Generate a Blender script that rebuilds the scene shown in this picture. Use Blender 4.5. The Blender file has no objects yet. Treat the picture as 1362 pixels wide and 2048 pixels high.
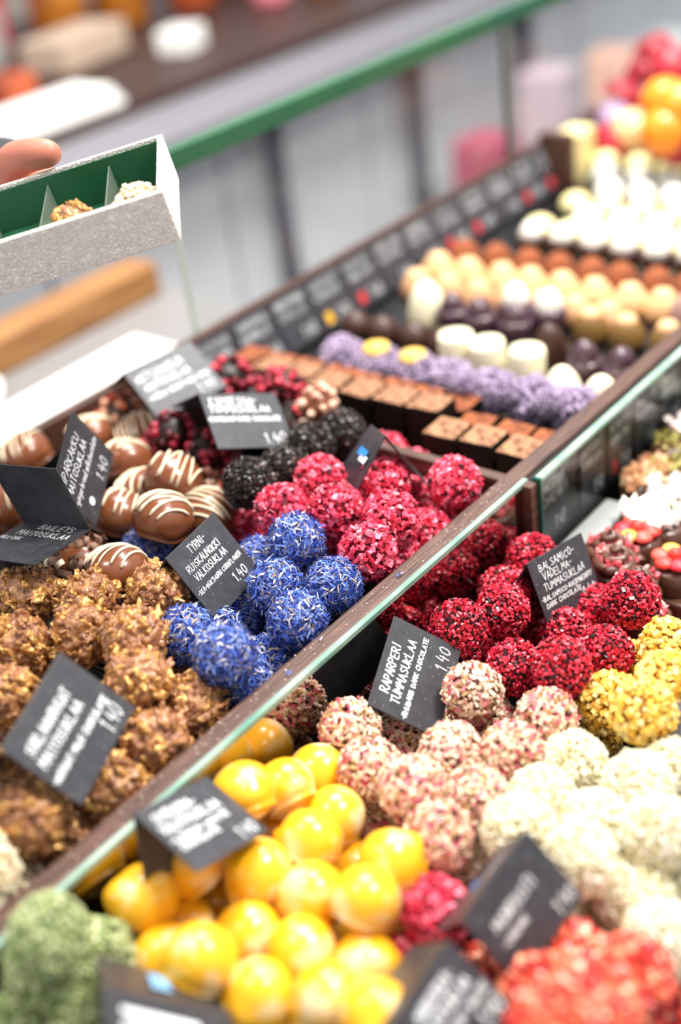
import bpy, bmesh, math, random
import numpy as np
from mathutils import Vector, Matrix, Euler

# ------------------------------------------------------------------ camera, world, lights, exposure
F = 2510.663
R = np.array([[0.61647, 0.47767, -0.62591], [-0.77795, 0.24710, -0.57766], [-0.12127, 0.84303, 0.52393]])
from numpy.linalg import svd
_u, _s, _v = svd(R); R = _u @ _v
CAM = np.array([0.0, 0.0, 1.38])
sc = bpy.context.scene
col = sc.collection
cd = bpy.data.cameras.new('camera'); cam = bpy.data.objects.new('camera', cd); col.objects.link(cam)
m4 = Matrix.Identity(4)
for i in range(3):
    for j in range(3):
        m4[i][j] = R[i][j]
    m4[i][3] = CAM[i]
cam.matrix_world = m4
cd.sensor_fit = 'VERTICAL'; cd.sensor_height = 36.0; cd.sensor_width = 24.0
cd.lens = F / 2048 * 36
cd.clip_start = 0.02
cd.dof.use_dof = True
cd.dof.focus_distance = 0.655
cd.dof.aperture_fstop = 2.6
sc.camera = cam

sc.view_settings.view_transform = 'Standard'
sc.view_settings.look = 'None'
sc.view_settings.gamma = 1.0
sc.view_settings.use_curve_mapping = False
sc.view_settings.exposure = 0.0

w = bpy.data.worlds.new('room_light'); sc.world = w; w.use_nodes = True
w.node_tree.nodes['Background'].inputs[0].default_value = (0.93, 0.95, 1.0, 1)
w.node_tree.nodes['Background'].inputs[1].default_value = 0.85


def lamp(name, loc, target, size, power, color=(1, 0.95, 0.88), sy=None):
    l = bpy.data.lights.new(name, 'AREA'); l.energy = power; l.color = color
    l.shape = 'RECTANGLE'; l.size = size; l.size_y = sy or size
    o = bpy.data.objects.new(name, l); col.objects.link(o); o.location = loc
    d = Vector(target) - Vector(loc)
    o.rotation_euler = d.to_track_quat('-Z', 'Y').to_euler()
    return o


lamp('ceiling_spot', (0.85, -0.15, 2.2), (0.45, 0.3, 1.0), 0.26, 25)
lamp('ceiling_spot', (0.05, 0.75, 2.2), (0.4, 0.4, 1.0), 0.26, 8)
lamp('ceiling_spot', (1.5, 0.9, 2.3), (1.0, 0.55, 1.0), 0.3, 4.5)
lamp('door_fill', (1.2, 0.75, 2.5), (1.7, 1.75, 0.5), 0.8, 75, (1, 0.98, 0.95))  # added fill light aimed at the rear counter doors

rnd = random.Random(7)


def ray(px, py):
    c = np.array([px - 681.0, -(py - 1024.0), -F]); c /= np.linalg.norm(c)
    return R @ c


def at(px, py, z):
    r = ray(px, py); return CAM + r * ((z - CAM[2]) / r[2])


def atD(px, py, d):
    return CAM + ray(px, py) * d


def proj(p):
    c = R.T @ (np.asarray(p) - CAM)
    return (681 + F * c[0] / -c[2], 1024 - F * c[1] / -c[2])


# ------------------------------------------------------------------ object helpers
def link(o, parent=None):
    col.objects.link(o)
    if parent is not None:
        o.parent = parent
    return o


def mesh_from(bm, name, mats, smooth=False):
    me = bpy.data.meshes.new(name)
    bm.to_mesh(me); bm.free()
    for m in (mats if isinstance(mats, (list, tuple)) else [mats]):
        me.materials.append(m)
    if smooth:
        for p in me.polygons: p.use_smooth = True
    return me


def obj(name, me, parent=None, loc=None, rot=None):
    o = bpy.data.objects.new(name, me); link(o, parent)
    if loc is not None: o.location = tuple(loc)
    if rot is not None: o.rotation_euler = rot
    return o


def tag(o, label, cat, group=None, kind=None):
    o['label'] = label; o['category'] = cat
    if group: o['group'] = group
    if kind: o['kind'] = kind
    return o


def struct(o, label=None):
    o['kind'] = 'structure'
    if label: o['label'] = label
    return o


def empty(name, loc, rot=(0, 0, 0)):
    o = bpy.data.objects.new(name, None); o.empty_display_size = 0.01
    link(o); o.location = tuple(loc); o.rotation_euler = rot
    return o


def bx(bm, lo, hi, mat=0, bevel=0):
    lo = Vector(lo); hi = Vector(hi); c = (lo + hi) / 2; s = hi - lo
    r = bmesh.ops.create_cube(bm, size=1, matrix=Matrix.Translation(c) @ Matrix.Diagonal((s.x, s.y, s.z, 1)))
    fs = set(f for v in r['verts'] for f in v.link_faces)
    for f in fs: f.material_index = mat
    if bevel:
        es = list(set(e for v in r['verts'] for e in v.link_edges))
        bmesh.ops.bevel(bm, geom=es, offset=bevel, segments=2, affect='EDGES', profile=0.5)


def box_obj(name, lo, hi, m, parent=None, bevel=0.0):
    bm = bmesh.new(); bx(bm, lo, hi, 0, bevel)
    return obj(name, mesh_from(bm, name, m), parent)


def tube(bm, pts, r, seg=6, mat=0, taper=None):
    pts = [Vector(p) for p in pts]; rings = []
    n = len(pts)
    for i, p in enumerate(pts):
        t = (pts[min(i + 1, n - 1)] - pts[max(i - 1, 0)])
        if t.length < 1e-9: t = Vector((0, 0, 1))
        t.normalize()
        a = t.cross(Vector((0.31, 0.77, 0.55)))
        if a.length < 1e-3: a = t.cross(Vector((1, 0, 0)))
        a.normalize(); b = t.cross(a)
        rr = r if taper is None else r * taper(i / (n - 1))
        rings.append([bm.verts.new(p + a * (math.cos(k * 2 * math.pi / seg) * rr) + b * (math.sin(k * 2 * math.pi / seg) * rr)) for k in range(seg)])
    for i in range(n - 1):
        for k in range(seg):
            f = bm.faces.new((rings[i][k], rings[i][(k + 1) % seg], rings[i + 1][(k + 1) % seg], rings[i + 1][k]))
            f.material_index = mat; f.smooth = True
    for rg, rev in ((rings[0], True), (rings[-1], False)):
        f = bm.faces.new(list(reversed(rg)) if rev else rg); f.material_index = mat


def lathe(bm, prof, seg=28, mat=0, off=(0, 0, 0)):
    rings = []
    for r, z in prof:
        if r < 1e-6:
            rings.append([bm.verts.new((off[0], off[1], off[2] + z))])
        else:
            rings.append([bm.verts.new((off[0] + r * math.cos(2 * math.pi * k / seg), off[1] + r * math.sin(2 * math.pi * k / seg), off[2] + z)) for k in range(seg)])
    for a, b in zip(rings, rings[1:]):
        for k in range(seg):
            k2 = (k + 1) % seg
            if len(a) == 1 and len(b) == 1: continue
            vs = [a[0], b[k2], b[k]] if len(a) == 1 else ([a[k], a[k2], b[0]] if len(b) == 1 else [a[k], a[k2], b[k2], b[k]])
            f = bm.faces.new(vs); f.material_index = mat; f.smooth = True


# ------------------------------------------------------------------ materials
def srgb(h):
    h = h.lstrip('#'); v = [int(h[i:i + 2], 16) / 255 for i in (0, 2, 4)]
    return tuple((c / 12.92 if c <= 0.04045 else ((c + 0.055) / 1.055) ** 2.4) for c in v) + (1,)


def mat(name, color, rough=0.5, metal=0.0, spec=0.5, coat=0.0, trans=0.0, ior=1.45, bump=None, noise=None, sss=0.0):
    """bump=(scale,strength,dist); noise=(scale,color2,lo,hi)"""
    m = bpy.data.materials.new(name); m.use_nodes = True
    nt = m.node_tree; b = nt.nodes['Principled BSDF']
    c = srgb(color) if isinstance(color, str) else color
    b.inputs['Base Color'].default_value = c
    b.inputs['Roughness'].default_value = rough; b.inputs['Metallic'].default_value = metal
    b.inputs['Specular IOR Level'].default_value = spec
    b.inputs['Coat Weight'].default_value = coat; b.inputs['Coat Roughness'].default_value = 0.12
    b.inputs['Transmission Weight'].default_value = trans; b.inputs['IOR'].default_value = ior
    if sss:
        b.inputs['Subsurface Weight'].default_value = sss; b.inputs['Subsurface Scale'].default_value = 0.004
        b.inputs['Subsurface Radius'].default_value = (1, 0.7, 0.4)
    tc = nt.nodes.new('ShaderNodeTexCoord')
    if noise:
        n = nt.nodes.new('ShaderNodeTexNoise'); n.inputs['Scale'].default_value = noise[0]; n.inputs['Detail'].default_value = 4
        nt.links.new(tc.outputs['Object'], n.inputs['Vector'])
        cr = nt.nodes.new('ShaderNodeValToRGB'); cr.color_ramp.elements[0].position = noise[2]; cr.color_ramp.elements[1].position = noise[3]
        cr.color_ramp.elements[0].color = c; cr.color_ramp.elements[1].color = srgb(noise[1])
        nt.links.new(n.outputs['Fac'], cr.inputs['Fac']); nt.links.new(cr.outputs['Color'], b.inputs['Base Color'])
    if bump:
        n2 = nt.nodes.new('ShaderNodeTexNoise'); n2.inputs['Scale'].default_value = bump[0]; n2.inputs['Detail'].default_value = 5
        nt.links.new(tc.outputs['Object'], n2.inputs['Vector'])
        bp = nt.nodes.new('ShaderNodeBump'); bp.inputs['Strength'].default_value = bump[1]; bp.inputs['Distance'].default_value = bump[2]
        nt.links.new(n2.outputs['Fac'], bp.inputs['Height']); nt.links.new(bp.outputs['Normal'], b.inputs['Normal'])
    return m


def mat_chips(name, stops, rough=0.5, spec=0.5, sss=0.0, coat=0.0):
    """colour of every loose chip picked from stops [(pos,hex)] at random"""
    m = bpy.data.materials.new(name); m.use_nodes = True
    nt = m.node_tree; b = nt.nodes['Principled BSDF']
    g = nt.nodes.new('ShaderNodeNewGeometry'); cr = nt.nodes.new('ShaderNodeValToRGB')
    cr.color_ramp.interpolation = 'CONSTANT'
    els = cr.color_ramp.elements
    els[0].position = stops[0][0]; els[0].color = srgb(stops[0][1])
    els[1].position = stops[1][0]; els[1].color = srgb(stops[1][1])
    for p, c in stops[2:]:
        e = els.new(p); e.color = srgb(c)
    nt.links.new(g.outputs['Random Per Island'], cr.inputs['Fac'])
    nt.links.new(cr.outputs['Color'], b.inputs['Base Color'])
    b.inputs['Roughness'].default_value = rough; b.inputs['Specular IOR Level'].default_value = spec
    b.inputs['Coat Weight'].default_value = coat; b.inputs['Coat Roughness'].default_value = 0.2
    if sss:
        b.inputs['Subsurface Weight'].default_value = sss; b.inputs['Subsurface Scale'].default_value = 0.002
        b.inputs['Subsurface Radius'].default_value = (1, 0.6, 0.4)
    return m


M = {}
M['card'] = mat('slate_card', '#35353a', 0.42, spec=0.5, noise=(140, '#434348', 0.45, 0.75), bump=(2600, 0.15, 0.0003))
M['chalk'] = mat('chalk_pen', '#f2f5f6', 0.8)
M['blue_mark'] = mat('blue_sticker', '#2f8fe0', 0.5)
M['red_mark'] = mat('red_sticker', '#d0303a', 0.5)
M['yellow_mark'] = mat('yellow_sticker', '#e8b020', 0.5)
M['tray'] = mat('black_plastic', '#0e0f10', 0.18, spec=0.6)
M['base'] = mat('dark_case', '#17110f', 0.35)
M['glass'] = mat('clear_glass', '#eef6f3', 0.02, trans=1.0, ior=1.45)
M['white_card'] = mat('white_card', '#ece8e2', 0.55)
M['steel'] = mat('brushed_steel', '#aeb1b4', 0.35, metal=0.7)


def wood(name, c1, c2, rough=0.4, axis=0, scale=60):
    m = bpy.data.materials.new(name); m.use_nodes = True
    nt = m.node_tree; b = nt.nodes['Principled BSDF']
    tc = nt.nodes.new('ShaderNodeTexCoord'); mp = nt.nodes.new('ShaderNodeMapping')
    s = [14.0, 14.0, 14.0]; s[axis] = 0.6; mp.inputs['Scale'].default_value = s
    n = nt.nodes.new('ShaderNodeTexNoise'); n.inputs['Scale'].default_value = scale; n.inputs['Detail'].default_value = 6
    nt.links.new(tc.outputs['Object'], mp.inputs['Vector']); nt.links.new(mp.outputs['Vector'], n.inputs['Vector'])
    cr = nt.nodes.new('ShaderNodeValToRGB'); cr.color_ramp.elements[0].position = 0.35; cr.color_ramp.elements[1].position = 0.68
    cr.color_ramp.elements[0].color = srgb(c1); cr.color_ramp.elements[1].color = srgb(c2)
    nt.links.new(n.outputs['Fac'], cr.inputs['Fac']); nt.links.new(cr.outputs['Color'], b.inputs['Base Color'])
    bp = nt.nodes.new('ShaderNodeBump'); bp.inputs['Strength'].default_value = 0.25; bp.inputs['Distance'].default_value = 0.0004
    nt.links.new(n.outputs['Fac'], bp.inputs['Height']); nt.links.new(bp.outputs['Normal'], b.inputs['Normal'])
    b.inputs['Roughness'].default_value = rough
    return m


M['strip'] = wood('walnut_strip', '#2c1810', '#684638', 0.45, 0)
M['strip_y'] = wood('walnut_strip_cross', '#2c1810', '#684638', 0.45, 1)
M['tan'] = wood('oiled_board', '#7c4c22', '#b08350', 0.5, 0, 20)
M['counter_wood'] = wood('dark_brown_wood', '#241009', '#43241a', 0.5, 0, 6)

# green glass cut edge
M['green_edge'] = mat('green_glass_edge', '#1c4a3c', 0.25, spec=0.4, noise=(8, '#37683c', 0.3, 0.8))
M['teal_edge'] = mat('pale_glass_edge', '#5f8a7a', 0.25, spec=0.5, noise=(30, '#b4c2b4', 0.3, 0.8))

# mirror-like glass face of the divider
mm = bpy.data.materials.new('smoked_mirror_glass'); mm.use_nodes = True
b = mm.node_tree.nodes['Principled BSDF']
b.inputs['Base Color'].default_value = (0.36, 0.33, 0.32, 1); b.inputs['Metallic'].default_value = 1.0; b.inputs['Roughness'].default_value = 0.05
M['mirror'] = mm


# ------------------------------------------------------------------ setting
def room():
    o = box_obj('floor', (-1.5, -1.5, -0.05), (6.5, 8.0, 0.0), mat('floor_tile', '#a9a8a8', 0.5)); struct(o)
    o = box_obj('wall_back', (-1.5, 7.0, 0.0), (6.5, 7.1, 3.2), mat('wall_paint', '#c9bdb0', 0.8)); struct(o)


room()

ZS = 1.0       # top of the wooden strips
UF = 0.955     # floor the upper trays stand on
LF = 0.905     # floor the lower trays stand on

case = tag(empty('display_case', (0.8, 0.3, 0.0)), 'dark chocolate display case with walnut strips dividing its two tiers', 'display case')


def cpart(name, lo, hi, m, bevel=0.0, parent=case):
    loc = Vector((0.8, 0.3, 0.0))
    o = box_obj(name, Vector(lo) - loc, Vector(hi) - loc, m, parent, bevel)
    return o


cpart('cabinet_body', (-0.05, -0.12, 0.0), (2.3, 0.684, 0.86), M['base'])
cpart('lower_deck', (-0.05, -0.12, 0.86), (0.534, 0.3415, LF - 0.006), M['base'])
cpart('side_deck', (0.536, -0.12, 0.86), (2.3, 0.3415, 0.922), mat('grey_deck', '#8a8d8c', 0.25))
cpart('upper_deck', (-0.05, 0.346, 0.86), (2.3, 0.676, UF - 0.006), M['base'])
cpart('divider_strip', (-0.05, 0.3451, UF - 0.006), (2.3, 0.357, ZS), M['strip'], 0.0012)
cpart('rear_strip', (-0.05, 0.676, 0.86), (2.3, 0.684, ZS), M['strip'], 0.001)
cpart('cross_strip', (0.527, 0.357, UF - 0.006), (0.535, 0.676, ZS - 0.001), M['strip_y'], 0.001)
cpart('cross_strip', (1.106, 0.640, UF - 0.006), (1.118, 0.676, ZS + 0.012), M['strip_y'], 0.001)
mf = cpart('mirror_face', (-0.05, 0.3418, LF - 0.006), (0.5335, 0.3449, ZS - 0.0025), M['mirror'])
cpart('glass_edge', (-0.05, 0.3418, ZS - 0.0024), (0.5335, 0.3449, ZS + 0.0003), M['teal_edge'])
cpart('post', (0.527, 0.336, LF - 0.006), (0.5338, 0.3417, ZS - 0.001), M['strip'])
M['side_pane'] = mat('side_pane_glass', '#eef4f2', 0.03, trans=1.0, ior=1.15)
g2 = cpart('side_glass', (0.5362, 0.334, 0.922), (2.2, 0.338, ZS - 0.001), M['side_pane'])
cpart('side_ledge', (0.5362, 0.316, 0.922), (0.612, 0.3336, 0.946), mat('ledge_grey', '#a9aeac', 0.3), 0.001)
cpart('side_glass_edge', (0.5362, 0.3339, ZS - 0.0009), (2.2, 0.3385, ZS + 0.0016), M['teal_edge'])
cpart('pane_corner', (0.5342, 0.3335, 0.922), (0.5361, 0.3388, ZS + 0.0016), mat('dark_green_edge', '#1f5a4a', 0.2))
cpart('side_panel', (0.5362, 0.3420, 0.922), (2.2, 0.3459, ZS - 0.002), M['base'])

# upright glass behind the case with its green cut edge
gp = tag(empty('glass_screen', (0.9, 0.69, 1.0)), 'tall clear glass screen with green top edge standing behind the case', 'glass screen')
M['screen'] = mat('screen_glass', '#e9efee', 0.12, trans=1.0, ior=1.1)
def gpart(name, lo, hi, m, bevel=0):
    l = Vector((0.9, 0.69, 1.0)); return box_obj(name, Vector(lo) - l, Vector(hi) - l, m, gp, bevel)
M['pane'] = mat('thin_pane_glass', '#f2f6f5', 0.03, trans=1.0, ior=1.12)
gpart('glass_pane', (0.612, 0.6865, 0.95), (1.068, 0.6905, 1.1235), M['pane'])
gpart('glass_pane', (1.074, 0.6865, 0.95), (1.9, 0.6905, 1.1235), M['pane'])
gpart('pane_joint', (1.068, 0.685, 0.95), (1.074, 0.692, 1.1235), mat('grey_seal', '#6f746c', 0.5))
gpart('top_rail', (0.60, 0.6845, 1.1236), (1.9, 0.6955, 1.1395), M['green_edge'], 0.001)
gpart('side_edge', (0.6105, 0.6862, 0.95), (0.612, 0.6915, 1.1235), mat('pale_edge', '#b8c4b4', 0.3))

# ------------------------------------------------------------------ server side
wt = box_obj('work_shelf', (-0.2, 0.70, 0.87), (0.74, 0.925, 0.90), mat('white_laminate', '#eceae6', 0.35), None, 0.003)
tag(wt, 'white laminate work shelf running directly behind the display case', 'shelf')
o = box_obj('steel_shelf', (-0.2, 0.926, 0.82), (0.93, 1.15, 0.85), mat('dark_steel', '#7d7a79', 0.5), None, 0.003)
tag(o, 'grey steel shelf lying lower behind the white work shelf', 'shelf')
o = box_obj('shelf_support', (-0.2, 0.90, 0.0), (0.8, 1.12, 0.8199), mat('dark_cupboard', '#2c2624', 0.5))
tag(o, 'dark cupboard carrying the grey steel shelf', 'cupboard')
o = box_obj('shelf_cupboard', (-0.2, 0.70, 0.0), (0.72, 0.899, 0.8699), mat('dark_cupboard_front', '#2c2624', 0.5))
tag(o, 'dark cupboard carrying the white work shelf', 'cupboard')
o = box_obj('wooden_board', (0.30, 1.075, 0.8503), (0.915, 1.125, 0.890), M['tan'], None, 0.004)
tag(o, 'tan wooden board lying on the steel shelf below the gift box', 'board')
bm = bmesh.new(); lathe(bm, [(0, 0.0), (0.02, 0.0), (0.033, 0.012), (0.037, 0.03), (0.035, 0.03), (0.03, 0.013), (0.018, 0.004), (0, 0.004)], 32)
o = obj('white_bowl', mesh_from(bm, 'bowl', mat('porcelain', '#f5f4f0', 0.25)), None, (0.60, 1.028, 0.8501))
tag(o, 'white bowl on the steel shelf at the left edge', 'bowl')

# rear counter: pale grey cupboards with dark handles, brown top
rc = tag(empty('rear_counter', (2.0, 1.95, 0.0)), 'long rear counter with dark brown top and pale grey doors', 'counter')
def rpart(name, lo, hi, m, bevel=0, parent=None):
    l = Vector((2.0, 1.95, 0.0)); return box_obj(name, Vector(lo) - l, Vector(hi) - l, m, parent or rc, bevel)
pale = mat('pale_grey_door', '#e6e7ec', 0.45)
rpart('carcass', (0.3, 1.645, 0.0), (4.2, 2.6, 0.86), mat('counter_carcass', '#8c8b90', 0.6))
rpart('front_rail', (0.3, 1.47, 0.86), (4.2, 1.65, 0.88), mat('grey_ledge', '#77757a', 0.7), 0.002)
rpart('countertop', (0.3, 1.65, 0.862), (4.2, 2.6, 0.90), M['counter_wood'], 0.003)
dx = 0.42
for k in range(9):
    x0 = 0.32 + k * dx
    d = rpart('door', (x0, 1.62, 0.03), (x0 + dx - 0.012, 1.6449, 0.855), pale, 0.003)
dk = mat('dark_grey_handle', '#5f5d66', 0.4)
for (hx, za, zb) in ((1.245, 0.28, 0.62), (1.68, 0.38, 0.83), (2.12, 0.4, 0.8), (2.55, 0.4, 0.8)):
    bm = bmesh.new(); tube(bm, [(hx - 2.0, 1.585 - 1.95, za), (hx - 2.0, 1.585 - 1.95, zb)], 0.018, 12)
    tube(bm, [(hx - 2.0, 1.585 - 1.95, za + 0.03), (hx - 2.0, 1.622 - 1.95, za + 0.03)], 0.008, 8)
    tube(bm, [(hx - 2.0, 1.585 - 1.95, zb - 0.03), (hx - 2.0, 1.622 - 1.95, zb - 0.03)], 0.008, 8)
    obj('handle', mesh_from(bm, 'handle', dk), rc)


def jar(x, y, h, r, m, lidm, label):
    e = tag(empty('jar', (x, y, 0.9003)), label, 'jar', 'goods on the rear counter')
    bm = bmesh.new(); lathe(bm, [(0, 0), (r * 0.92, 0), (r, 0.01), (r, h * 0.8), (r * 0.8, h * 0.9), (r * 0.8, h * 0.92), (0, h * 0.92)], 28)
    obj('jar_body', mesh_from(bm, 'jar', m), e)
    bm = bmesh.new(); lathe(bm, [(r * 0.84, h * 0.9), (r * 0.84, h), (0, h)], 28)
    obj('lid', mesh_from(bm, 'lid', lidm), e)


amber = mat('amber_content', '#b5701c', 0.15, coat=0.6, noise=(30, '#6b2e0c', 0.35, 0.7))
rust = mat('rust_content', '#b4552c', 0.3, noise=(30, '#7d2f1d', 0.35, 0.7))
redm = mat('red_packet', '#c0303c', 0.4)
pinkm = mat('pink_packet', '#e08088', 0.5)
gold_lid = mat('gold_lid', '#c99a3c', 0.3, metal=0.8)
white_lid = mat('white_lid', '#e8e6e0', 0.4)
jar(1.80, 2.26, 0.17, 0.06, amber, gold_lid, 'amber jar furthest left in the row of jars')
jar(1.94, 2.22, 0.17, 0.06, amber, gold_lid, 'amber jar standing second from left on the rear counter')
jar(2.10, 2.16, 0.14, 0.055, rust, gold_lid, 'rust coloured jar in the middle of the rear counter')
jar(2.16, 1.98, 0.10, 0.045, pinkm, gold_lid, 'pink jar with gold lid right of the other jars')
jar(2.28, 1.93, 0.10, 0.05, amber, gold_lid, 'small amber jar at the right end of the jars')
beige = mat('beige_packet', '#b7a08c', 0.6)
for n, (x, y, hw, m, lab) in enumerate([(1.30, 1.80, (0.035, 0.03, 0.07), rust, 'small rust orange box behind the white paper stack'),
                                        (1.66, 2.42, (0.07, 0.07, 0.16), redm, 'red box in the top left corner on the rear counter'),
                                        (1.63, 2.02, (0.10, 0.055, 0.06), beige, 'beige packet in front of the amber jars'),
                                        (1.74, 1.84, (0.04, 0.035, 0.045), white_lid, 'small white tub in front of the dark jars'),
                                        (2.36, 2.25, (0.09, 0.06, 0.13), mat('brown_packet', '#6e2f18', 0.5), 'brown packet behind the small amber jar'),
                                        (1.50, 2.22, (0.08, 0.07, 0.10), mat('grey_packet', '#a7a5a2', 0.5), 'grey packet left of the beige packet')]):
    bm = bmesh.new(); bx(bm, (-hw[0], -hw[1], 0), (hw[0], hw[1], hw[2]), 0, 0.006)
    o = obj('packet', mesh_from(bm, 'packet', m), None, (x, y, 0.9004), (0, 0, 0.1 * n))
    tag(o, lab, 'packet', 'goods on the rear counter')
e = tag(empty('paper_stack', (1.26, 1.69, 0.9004), (0, 0, 0.0)), 'stack of white wrapping paper on the rear counter at left', 'paper stack')
wp = mat('white_paper', '#f3f1ec', 0.7)
for k, z in enumerate((0.0, 0.012, 0.024)):
    bm = bmesh.new(); bx(bm, (-0.19, -0.035, z), (0.155 - k * 0.01, 0.07 - k * 0.004, z + 0.0118), 0, 0.003)
    obj('paper_bundle', mesh_from(bm, 'paper', wp), e)
# added pastel blocks standing for pink reflections in the glass, on an added bench
o = box_obj('aisle_bench', (1.95, 1.30, 0.0), (3.6, 1.52, 0.52), mat('bench', '#b7b3b4', 0.6), None, 0.01)
tag(o, 'added low grey bench under the reflection blocks behind the glass screen', 'bench')
for k, (x, z, m, lab) in enumerate([(2.09, .15, mat('rose_reflection', '#b0566a', 0.7), 'rose pink carton for a reflection in the glass screen'),
                                    (2.34, .22, mat('lilac_reflection', '#c9b4bc', 0.6), 'lilac carton right of the rose carton for a glass reflection'),
                                    (2.62, .19, mat('peach_reflection', '#e8b8a4', 0.6), 'pale peach carton for a glass reflection at top right'),
                                    (2.90, .16, mat('white_reflection', '#dedddc', 0.6), 'white carton for a glass reflection in the top right corner')]):
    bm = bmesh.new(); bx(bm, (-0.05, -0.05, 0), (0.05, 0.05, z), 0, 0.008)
    o = obj('reflection_standin', mesh_from(bm, 'standin', m), None, (x, 1.40, 0.5204), (0, 0, 0.1 * k))
    tag(o, lab, 'box', 'added pastel reflections on the aisle bench')


# ------------------------------------------------------------------ chalk writing
G = {
 'A': [[(0,0),(2,6),(4,0)],[(0.8,2.2),(3.2,2.2)]], 'B': [[(0,0),(0,6),(2.8,5.6),(3,4),(0,3.2),(3.4,2.6),(3.4,0.8),(0,0)]],
 'C': [[(3.8,5.2),(2.2,6),(0.4,4.6),(0.2,1.6),(1.8,0),(3.8,0.8)]], 'D': [[(0,0),(0,6),(2.6,5.4),(3.8,3),(2.6,0.6),(0,0)]],
 'E': [[(3.4,6),(0,6),(0,0),(3.4,0)],[(0,3.1),(2.8,3.1)]], 'F': [[(3.4,6),(0,6),(0,0)],[(0,3.1),(2.6,3.1)]],
 'G': [[(3.8,5.2),(2,6),(0.2,4),(0.4,1.2),(2.2,0),(3.8,1),(3.8,2.8),(2.4,2.8)]], 'H': [[(0,0),(0,6)],[(4,0),(4,6)],[(0,3),(4,3)]],
 'I': [[(1,0),(1,6)]], 'J': [[(3,6),(3,1.2),(1.6,0),(0.2,1.2)]], 'K': [[(0,0),(0,6)],[(3.6,6),(0,2.8),(3.8,0)]],
 'L': [[(0,6),(0,0),(3.2,0)]], 'M': [[(0,0),(0.4,6),(2.2,2.4),(4,6),(4.4,0)]], 'N': [[(0,0),(0,6),(3.8,0),(3.8,6)]],
 'O': [[(2,6),(0.3,4.6),(0.3,1.4),(2,0),(3.7,1.4),(3.7,4.6),(2,6)]], 'P': [[(0,0),(0,6),(2.8,5.8),(3.4,4.4),(2.6,3),(0,2.8)]],
 'R': [[(0,0),(0,6),(2.8,5.8),(3.4,4.4),(2.6,3.2),(0,2.8)],[(1.2,2.8),(3.8,0)]],
 'S': [[(3.6,5.2),(2,6),(0.4,4.8),(1.2,3.4),(3,2.6),(3.6,1.2),(2,0),(0.2,0.8)]], 'T': [[(0,6),(4,6)],[(2,6),(2,0)]],
 'U': [[(0,6),(0.2,1.2),(2,0),(3.6,1.2),(3.8,6)]], 'V': [[(0,6),(2,0),(4,6)]], 'W': [[(0,6),(1,0),(2.3,4.4),(3.6,0),(4.6,6)]],
 'Y': [[(0,6),(2,3),(4,6)],[(2,3),(2,0)]], '-': [[(0.4,3),(2.6,3)]], '.': [[(0.4,0),(0.7,0.1)]], '1': [[(0.2,4.6),(1.6,6),(1.6,0)]],
 '4': [[(1.2,6),(0.2,2.6),(3.6,2.6)],[(2.8,4.4),(2.6,0)]], '0': [[(2,6),(0.3,4.4),(0.4,1.4),(2,0),(3.7,1.6),(3.6,4.8),(2,6)]],
 ' ': [], 'Ä': [[(0,0),(2,5.4),(4,0)],[(0.8,2.2),(3.2,2.2)],[(1,6.6),(1.1,6.7)],[(3,6.6),(3.1,6.7)]],
 'a': [[(3,3.4),(1.2,3.8),(0.2,1.8),(1.4,0),(3,1.6),(3,3.4),(3.2,0)]], 'b': [[(0.4,6),(0.2,0.4),(2,0),(3,1.8),(1.8,3.4),(0.3,2.4)]],
 'c': [[(2.8,3.2),(1.2,3.6),(0.2,1.8),(1.2,0),(2.8,0.5)]], 'd': [[(3,6),(3,0)],[(3,2.8),(1.4,3.6),(0.2,1.8),(1.4,0),(3,1)]],
 'e': [[(0.3,1.8),(2.8,2),(2,3.8),(0.4,2.6),(0.8,0.2),(2.8,0.5)]], 'g': [[(2.8,3.2),(1,3.6),(0.3,1.8),(1.6,0.2),(2.8,1.6),(2.8,3.4),(2.6,-1.6),(0.4,-1.8)]],
 'h': [[(0.2,6),(0.2,0)],[(0.2,2.4),(1.6,3.6),(2.6,2.6),(2.6,0)]], 'i': [[(0.6,3.4),(0.6,0)],[(0.6,4.8),(0.7,5)]], 'k': [[(0.2,6),(0.2,0)],[(2.4,3.4),(0.2,1.6),(2.6,0)]],
 'l': [[(0.6,6),(0.6,0)]], 'm': [[(0.1,0),(0.2,3.4),(1.4,3.2),(1.6,0)],[(1.6,2.6),(2.8,3.4),(3.2,0)]], 'n': [[(0.2,0),(0.2,3.4)],[(0.2,2.4),(1.6,3.6),(2.4,2.4),(2.4,0)]],
 'o': [[(1.4,3.6),(0.2,2),(1.2,0),(2.7,1.6),(1.4,3.6)]], 'r': [[(0.3,3.4),(0.3,0)],[(0.3,2.4),(1.8,3.5)]], 't': [[(1.2,5.4),(1,0.4),(2.2,0)],[(0,3.4),(2.4,3.4)]],
}
WD = {'I': 2, '.': 1.4, '1': 2.4, '-': 3, ' ': 2.4, 'M': 4.6, 'W': 4.8, 'i': 1.4, 'l': 1.4, 't': 2.4}


def stroke(bm, pts, wdt, z):
    for a, b in zip(pts, pts[1:]):
        a = Vector(a); b = Vector(b); d = b - a
        if d.length < 1e-7: continue
        d.normalize(); n = Vector((-d.y, d.x)) * wdt / 2; e = d * wdt * 0.45
        vs = [bm.verts.new((q.x, q.y, z)) for q in (a - e - n * .6, a - n, b - n, b + e - n * .6, b + e + n * .6, b + n, a + n, a - e + n * .6)]
        bm.faces.new(vs)


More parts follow.
